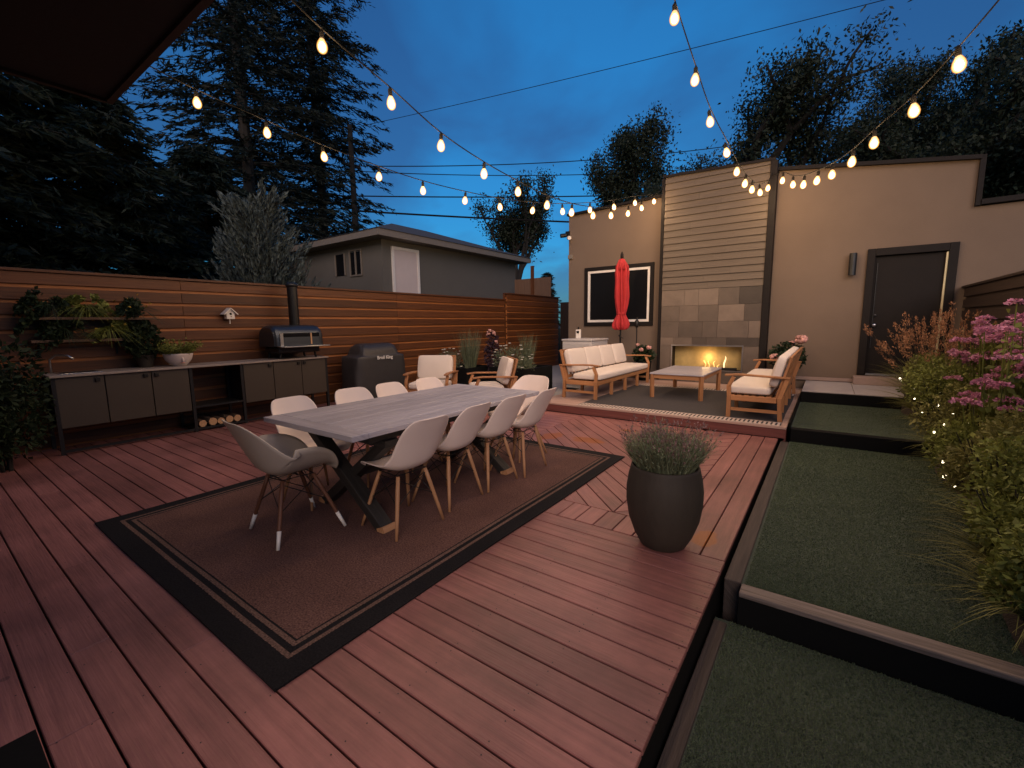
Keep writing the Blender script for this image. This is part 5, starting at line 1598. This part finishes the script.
# ------------------------------------------------------------------ trees
def conifer(name, loc, h, Rm, label, lm, z0=.12, whorls=40, per=7, dens=14, droop=.25, seed=0, twig=.42, gap=.0, cone=.75, width=.13, group=None, fine=2.6):
    rr = np.random.default_rng(seed)
    t = empty(name, loc, 0, label, 'tree', group)
    k = MB(); k.tube([(0, 0, -.3), (.05, .02, h * .3), (.02, -.04, h * .7), (0, 0, h)], [h * .009 + .05, h * .0075 + .03, h * .005 + .02, .01], 9); k.build('trunk', M['bark'], t)
    br = MB(); cs, ds = [], []
    for i in range(whorls):
        f = z0 + (1 - z0) * (i + rr.random() * .8) / whorls
        if f > .995: continue
        R0 = Rm * (1 - (f - z0) / (1 - z0)) ** cone * (1 if f > z0 + .08 else .75)
        for j in range(per):
            if rr.random() < gap: continue
            a = rr.uniform(0, 2 * PI); L = R0 * rr.uniform(.5, 1.12) + .15
            up = rr.uniform(-.05, .25)
            pts = []
            for q in range(6):
                u = q / 5
                pts.append(np.array([math.cos(a) * L * u, math.sin(a) * L * u, f * h + up * L * u - droop * L * u * u + .10 * L * max(0, u - .7)]))
            br.tube([tuple(p) for p in pts], [.03 * (1 - f) + .012, .022 * (1 - f) + .01, .012, .008, .006, .004], 5, cap=False)
            n = int(fine * (dens * (L / Rm) + 4))
            u = rr.random(n) ** .75
            idx = np.minimum((u * 5).astype(int), 4); ff = u * 5 - idx
            P = np.array(pts); c = P[idx] * (1 - ff[:, None]) + P[idx + 1] * ff[:, None]
            d = P[idx + 1] - P[idx]; d = unit(d)
            side = unit(np.cross(d, np.array([0, 0, 1.0]))) * rr.choice([-1, 1], n)[:, None]
            dd = unit(d * .8 + side * rr.uniform(.2, 1.1, n)[:, None] + np.array([0, 0, -1]) * rr.uniform(0, .55, n)[:, None])
            cs.append(c + dd * twig * rr.uniform(.1, .5, (n, 1)) + rr.normal(0, .05, (n, 3))); ds.append(dd)
    br.build('branches', M['bark'], t)
    C, D = np.concatenate(cs), np.concatenate(ds)
    n = len(C)
    Lf = twig * RNG.uniform(.6, 1.25, n)
    V1, F1 = leaves_arrays(C, D, Lf * .72, width * .5)
    # feathery side twigs give a ragged edge
    k = RNG.integers(0, n, n * 2)
    C2 = C[k] + D[k] * (RNG.uniform(-.3, .45, (n * 2, 1)) * twig); D2 = unit(D[k] + RNG.normal(0, .55, (n * 2, 3)))
    V2, F2 = leaves_arrays(C2, D2, twig * .42, width * .26)
    np_mesh('crown', np.concatenate([V1, V2]), np.concatenate([F1, F2 + len(V1)]), M[lm], t)
    return t
conifer('spruce_tree', (-19.9, 9.3, 1.0), 25, 4.3, 'tall dark spruce left of the pair behind the garage', 'spruce', .06, 86, 9, 21, .20, 3, .5, .22, .55, .15, 'tall spruces')
conifer('spruce_tree', (-21.6, 13.6, 1.0), 25, 4.2, 'tall dark spruce right of the pair beside the utility pole', 'spruce', .06, 86, 9, 21, .20, 4, .5, .22, .5, .15, 'tall spruces')
conifer('fir_tree', (-13.2, 2.9, 1.1), 5.6, 2.6, 'broad dark fir rising over the fence in front of the spruces', 'darkfir', .02, 36, 10, 24, .22, 5, .45, .0, .6, .15, 'dark firs')
conifer('fir_tree', (-12.6, .6, 1.1), 7.6, 3.0, 'taller dark fir under the roof overhang at the left edge', 'darkfir', .02, 42, 10, 24, .22, 6, .5, .0, .55, .16, 'dark firs')
conifer('fir_tree', (-16.2, 6.2, 1.1), 5.8, 2.6, 'dark fir behind the silver juniper', 'darkfir', .02, 30, 10, 22, .22, 8, .5, .0, .6, .16, 'dark firs')
conifer('fir_tree', (-15.2, 25.3, .6), 4.1, 1.1, 'small pointed fir tip past the corner of the building', 'darkfir', .05, 26, 8, 12, .15, 9, .3, .0, .9, .10)
conifer('fir_tree', (-24.0, 22.0, 1.0), 5.6, 1.2, 'small distant fir tip showing above the garage roof', 'darkfir', .05, 24, 7, 12, .15, 10, .35, .0, .9, .11)

def juniper():
    t = empty('silver_juniper', (-10.15, 4.85, 1.05), 0, 'silvery grey-green juniper with upright plumes behind the fence', 'tree')
    k = MB(); k.tube([(0, 0, -.2), (0, 0, 2.6)], [.09, .03], 8); k.build('trunk', M['bark'], t)
    cs, ds = [], []
    br = MB()
    for i in range(170):
        a = RNG.uniform(0, 2 * PI); hb = RNG.uniform(.1, 2.75)
        rmax = 1.75 * (1 - hb / 3.7)
        L = RNG.uniform(.5, 1.0) * (rmax * .55 + .55)
        d = unit(np.array([math.cos(a) * .8, math.sin(a) * .8, RNG.uniform(.55, 1.3)]))
        p0 = np.array([math.cos(a) * rmax * .25, math.sin(a) * rmax * .25, hb])
        br.tube([tuple(p0), tuple(p0 + d * L * .5), tuple(p0 + d * L + np.array([0, 0, .1 * L]))], [.014, .009, .003], 5, cap=False)
        n = 95
        u = RNG.random(n)
        c = p0 + np.outer(u, d * L) + np.outer(u * u, np.array([0, 0, .12 * L])) + RNG.normal(size=(n, 3)) * (.075 * np.sin(PI * np.clip(u * .85 + .15, 0, 1)))[:, None]
        cs.append(c); ds.append(d + RNG.normal(0, .38, (n, 3)) + np.array([0, 0, .3]))
    C, D = np.concatenate(cs), np.concatenate(ds)
    br.build('branches', M['bark'], t)
    leaves('crown', C, D, RNG.uniform(.08, .18, len(C)), .032, M['silver'], t)
juniper()

def broadleaf(name, loc, h, spread, label, nleaf, seed, trunk_h=.3, leaf=.17, lm='decid', lean=(0, 0), forks=5, sparse=1.0, group=None, cluster=.55, R=4.0):
    rr = random.Random(seed); nr = np.random.default_rng(seed)
    t = empty(name, loc, 0, label, 'tree', group)
    mb = MB(); tips = []
    def grow(p, d, L, r, lev):
        pts = [p]; q = p
        n = 4
        for i in range(n):
            d = (d + Vector((rr.gauss(0, .13), rr.gauss(0, .13), rr.gauss(.03, .08)))).normalized()
            q = q + d * L / n; pts.append(q)
        mb.tube([tuple(x) for x in pts], [r, r * .88, r * .76, r * .66, r * .55], 7 if lev < 2 else 5, cap=False)
        if lev >= 2: tips.extend([(x, lev) for x in pts[2:]])
        if lev < 4:
            for k in range(forks if lev == 0 else 3):
                st = pts[-1] if k < 2 else pts[rr.choice([2, 3])]
                a = rr.uniform(0, 2 * PI); s = rr.uniform(.45, .95) * spread
                nd = (d + Vector((math.cos(a) * s, math.sin(a) * s, rr.uniform(-.12, .35)))).normalized()
                grow(st, nd, L * rr.uniform(.58, .8), r * .55, lev + 1)
    th = h * trunk_h
    grow(Vector((0, 0, -.3)), Vector((lean[0], lean[1], 1)).normalized(), th, h * .022 + .06, 0)
    zmax = max(p.z for p, _ in tips)
    mb_obj = mb.build('trunk', M['bark'], t)
    P = np.array([tuple(p) for p, l in tips])
    # whole tree brought to its height
    s = h / zmax
    rad = np.percentile(np.hypot(P[:, 0], P[:, 1]), 92); sx = R / (rad * s)
    P[:, :2] *= sx
    for v in mb_obj.data.vertices: v.co.x *= sx; v.co.y *= sx
    P *= s
    for v in mb_obj.data.vertices: v.co *= s
    k = nr.integers(0, len(P), nleaf)
    w = nr.random(len(P)) < .8 * sparse
    keep = w[k]
    C = P[k][keep] + nr.normal(0, 1, (keep.sum(), 3)) * cluster * np.array([.5, .5, .38])
    leaves('crown', C, nr.normal(size=C.shape) + np.array([0, 0, -.3]), nr.uniform(.6, 1.3, len(C)) * leaf, nr.uniform(.5, 1.1, len(C)) * leaf * .55, M[lm], t)
    return t
broadleaf('ash_tree', (-17.4, 24.4, .6), 10.4, .72, 'loose leafy tree in the gap between the garage and the building', 20000, 21, .28, .19, cluster=.62, R=2.5)
broadleaf('ash_tree', (-9.0, 26.0, 0), 12.6, .72, 'dark leafy tree rising behind the left end of the building', 22000, 33, .3, .19, cluster=.62, R=2.7)
GTR = 'big trees behind the right end of the building'
broadleaf('maple_tree', (-2.6, 21.6, 0), 9.9, .9, 'wide dark tree directly behind the chimney breast', 56000, 41, .2, .15, group=GTR, cluster=.65, R=4.4)
broadleaf('maple_tree', (1.0, 22.8, 0), 11.9, .9, 'tallest dark tree with wind-swept crown above the right parapet', 72000, 45, .22, .15, lean=(.15, 0), group=GTR, cluster=.65, R=5.2)
broadleaf('maple_tree', (5.0, 20.5, 0), 9.2, 1.0, 'dark spreading tree over the lower right wing', 60000, 52, .2, .15, group=GTR, cluster=.65, R=5.0)

# ------------------------------------------------------------------ utility pole and overhead wires
def pole():
    t = empty('utility_pole', (-19.5, 14.05, 1.0), 0, 'bare wooden utility pole against the sky beside the spruces', 'pole')
    p = MB(); p.tube([(0, 0, 0), (0, 0, 10.0)], [.17, .12], 12); p.build('shaft', M['bark'], t)
    c = MB(); c.box(-.05, .05, -.5, .5, 8.1, 8.2); c.build('crossarm', M['bark'], t)
    for y in (-.42, 0, .42):
        i = MB(); i.lathe([(.04, 8.2), (.05, 8.24), (.03, 8.34)], 10, (0, y, 0)); i.build('insulator', M['charcoal'], t)
pole()
def line(p, q, sag, r, label):
    o = Vector(p)
    mb = MB(); pts = []
    for i in range(25):
        u = i / 24
        v = Vector(p).lerp(Vector(q), u); v.z -= sag * 4 * u * (1 - u); pts.append(tuple(v - o))
    mb.tube(pts, r, 6); w = mb.build('power_line', M['wire']); w.location = p
    tag(w, label, 'power line', 'overhead lines')
line((-19.5, 14.05, 7.05), (-6, 28.9, 7.0), .12, .045, 'thickest lower overhead cable leaving the utility pole')
line((-19.5, 14.05, 7.75), (-5.5, 29.3, 8.9), .15, .03, 'middle overhead cable from the pole passing behind the loose leafy tree')
line((-19.5, 14.05, 9.15), (-5.5, 29.3, 11.4), .35, .022, 'upper thin overhead wire from the pole toward the building')
line((-19.5, 14.45, 9.0), (-5.5, 30.3, 10.6), .35, .02, 'second thin overhead wire just below the upper one')
line((-22, 14.5, 11.4), (12, 21.7, 11.6), .25, .012, 'highest single wire crossing the open sky toward the top right')

# ------------------------------------------------------------------ sky, sun
SUN_EL, SUN_AZ = math.radians(24.0), math.radians(148.0)   # low behind the camera
w = bpy.data.worlds.new('World'); scene.world = w; w.use_nodes = True
nt = w.node_tree; N, L = nt.nodes, nt.links
bg = N['Background']
sky = N.new('ShaderNodeTexSky'); sky.sky_type = 'NISHITA'; sky.sun_disc = False
sky.sun_elevation = SUN_EL; sky.sun_rotation = SUN_AZ; sky.ozone_density = 6.0; sky.air_density = 1.0; sky.dust_density = .3
tc = N.new('ShaderNodeTexCoord')
sep = N.new('ShaderNodeSeparateXYZ'); L.new(tc.outputs['Generated'], sep.inputs[0])
tint = N.new('ShaderNodeMix'); tint.data_type = 'RGBA'; tint.blend_type = 'MULTIPLY'; tint.inputs[0].default_value = 1.0
L.new(sky.outputs[0], tint.inputs[6]); tint.inputs[7].default_value = (.375, 1.50, 1.85, 1)
# clouds on a flat layer
dz = math_node(nt, 'MAXIMUM', math_node(nt, 'ADD', sep.outputs[2], .18), .05)
cx_ = math_node(nt, 'DIVIDE', sep.outputs[0], dz); cy_ = math_node(nt, 'DIVIDE', sep.outputs[1], dz)
cmb = N.new('ShaderNodeCombineXYZ'); L.new(cx_, cmb.inputs[0]); L.new(cy_, cmb.inputs[1])
nz = N.new('ShaderNodeTexNoise'); nz.inputs['Scale'].default_value = .8; nz.inputs['Detail'].default_value = 6; nz.inputs['Roughness'].default_value = .48; nz.inputs['Distortion'].default_value = .4
L.new(cmb.outputs[0], nz.inputs['Vector'])
cm = N.new('ShaderNodeMapRange'); cm.inputs[1].default_value = .43; cm.inputs[2].default_value = .55; cm.inputs[3].default_value = 0; cm.inputs[4].default_value = 1.0
L.new(nz.outputs['Fac'], cm.inputs[0])
mx = N.new('ShaderNodeMix'); mx.data_type = 'RGBA'
L.new(cm.outputs[0], mx.inputs[0]); L.new(tint.outputs[2], mx.inputs[6])
grey = N.new('ShaderNodeMix'); grey.data_type = 'RGBA'; grey.blend_type = 'MULTIPLY'; grey.inputs[0].default_value = 1
L.new(tint.outputs[2], grey.inputs[6]); grey.inputs[7].default_value = (1.05, .58, .62, 1)
L.new(grey.outputs[2], mx.inputs[7])
# the low sky is duller than a clear-day horizon
hz = N.new('ShaderNodeMapRange'); hz.inputs[1].default_value = -.02; hz.inputs[2].default_value = .55; hz.inputs[3].default_value = .42; hz.inputs[4].default_value = 1.12
L.new(sep.outputs[2], hz.inputs[0])
hv = N.new('ShaderNodeHueSaturation'); L.new(mx.outputs[2], hv.inputs['Color']); L.new(hz.outputs[0], hv.inputs['Value'])
L.new(hv.outputs[0], bg.inputs['Color'])
bg.inputs['Strength'].default_value = .075

sl = bpy.data.lights.new('fill_sun', 'SUN'); sl.energy = 2.0; sl.angle = math.radians(40); sl.color = (1, .72, .56)
so = bpy.data.objects.new('fill_sun', sl); col.objects.link(so)
# added warm fill from behind the camera, standing in for unseen house light
so.rotation_euler = (PI / 2 - SUN_EL, 0, PI - SUN_AZ)

# ------------------------------------------------------------------ camera
cd = bpy.data.cameras.new('camera'); cam = bpy.data.objects.new('camera', cd); col.objects.link(cam)
cd.sensor_width = 36; cd.lens = FPX / 1024 * 36; cd.clip_start = .05; cd.clip_end = 2000
Mx = Matrix(((R[0][0], -R[1][0], -R[2][0], 0), (R[0][1], -R[1][1], -R[2][1], 0), (R[0][2], -R[1][2], -R[2][2], H), (0, 0, 0, 1)))
cam.matrix_world = Mx
scene.camera = cam

scene.view_settings.view_transform = 'Standard'; scene.view_settings.look = 'None'
scene.view_settings.exposure = 0; scene.view_settings.gamma = 1
scene.render.engine = 'CYCLES'
scene.cycles.use_denoising = True
scene.cycles.max_bounces = 6; scene.cycles.transparent_max_bounces = 12
scene.cycles.sample_clamp_indirect = 6
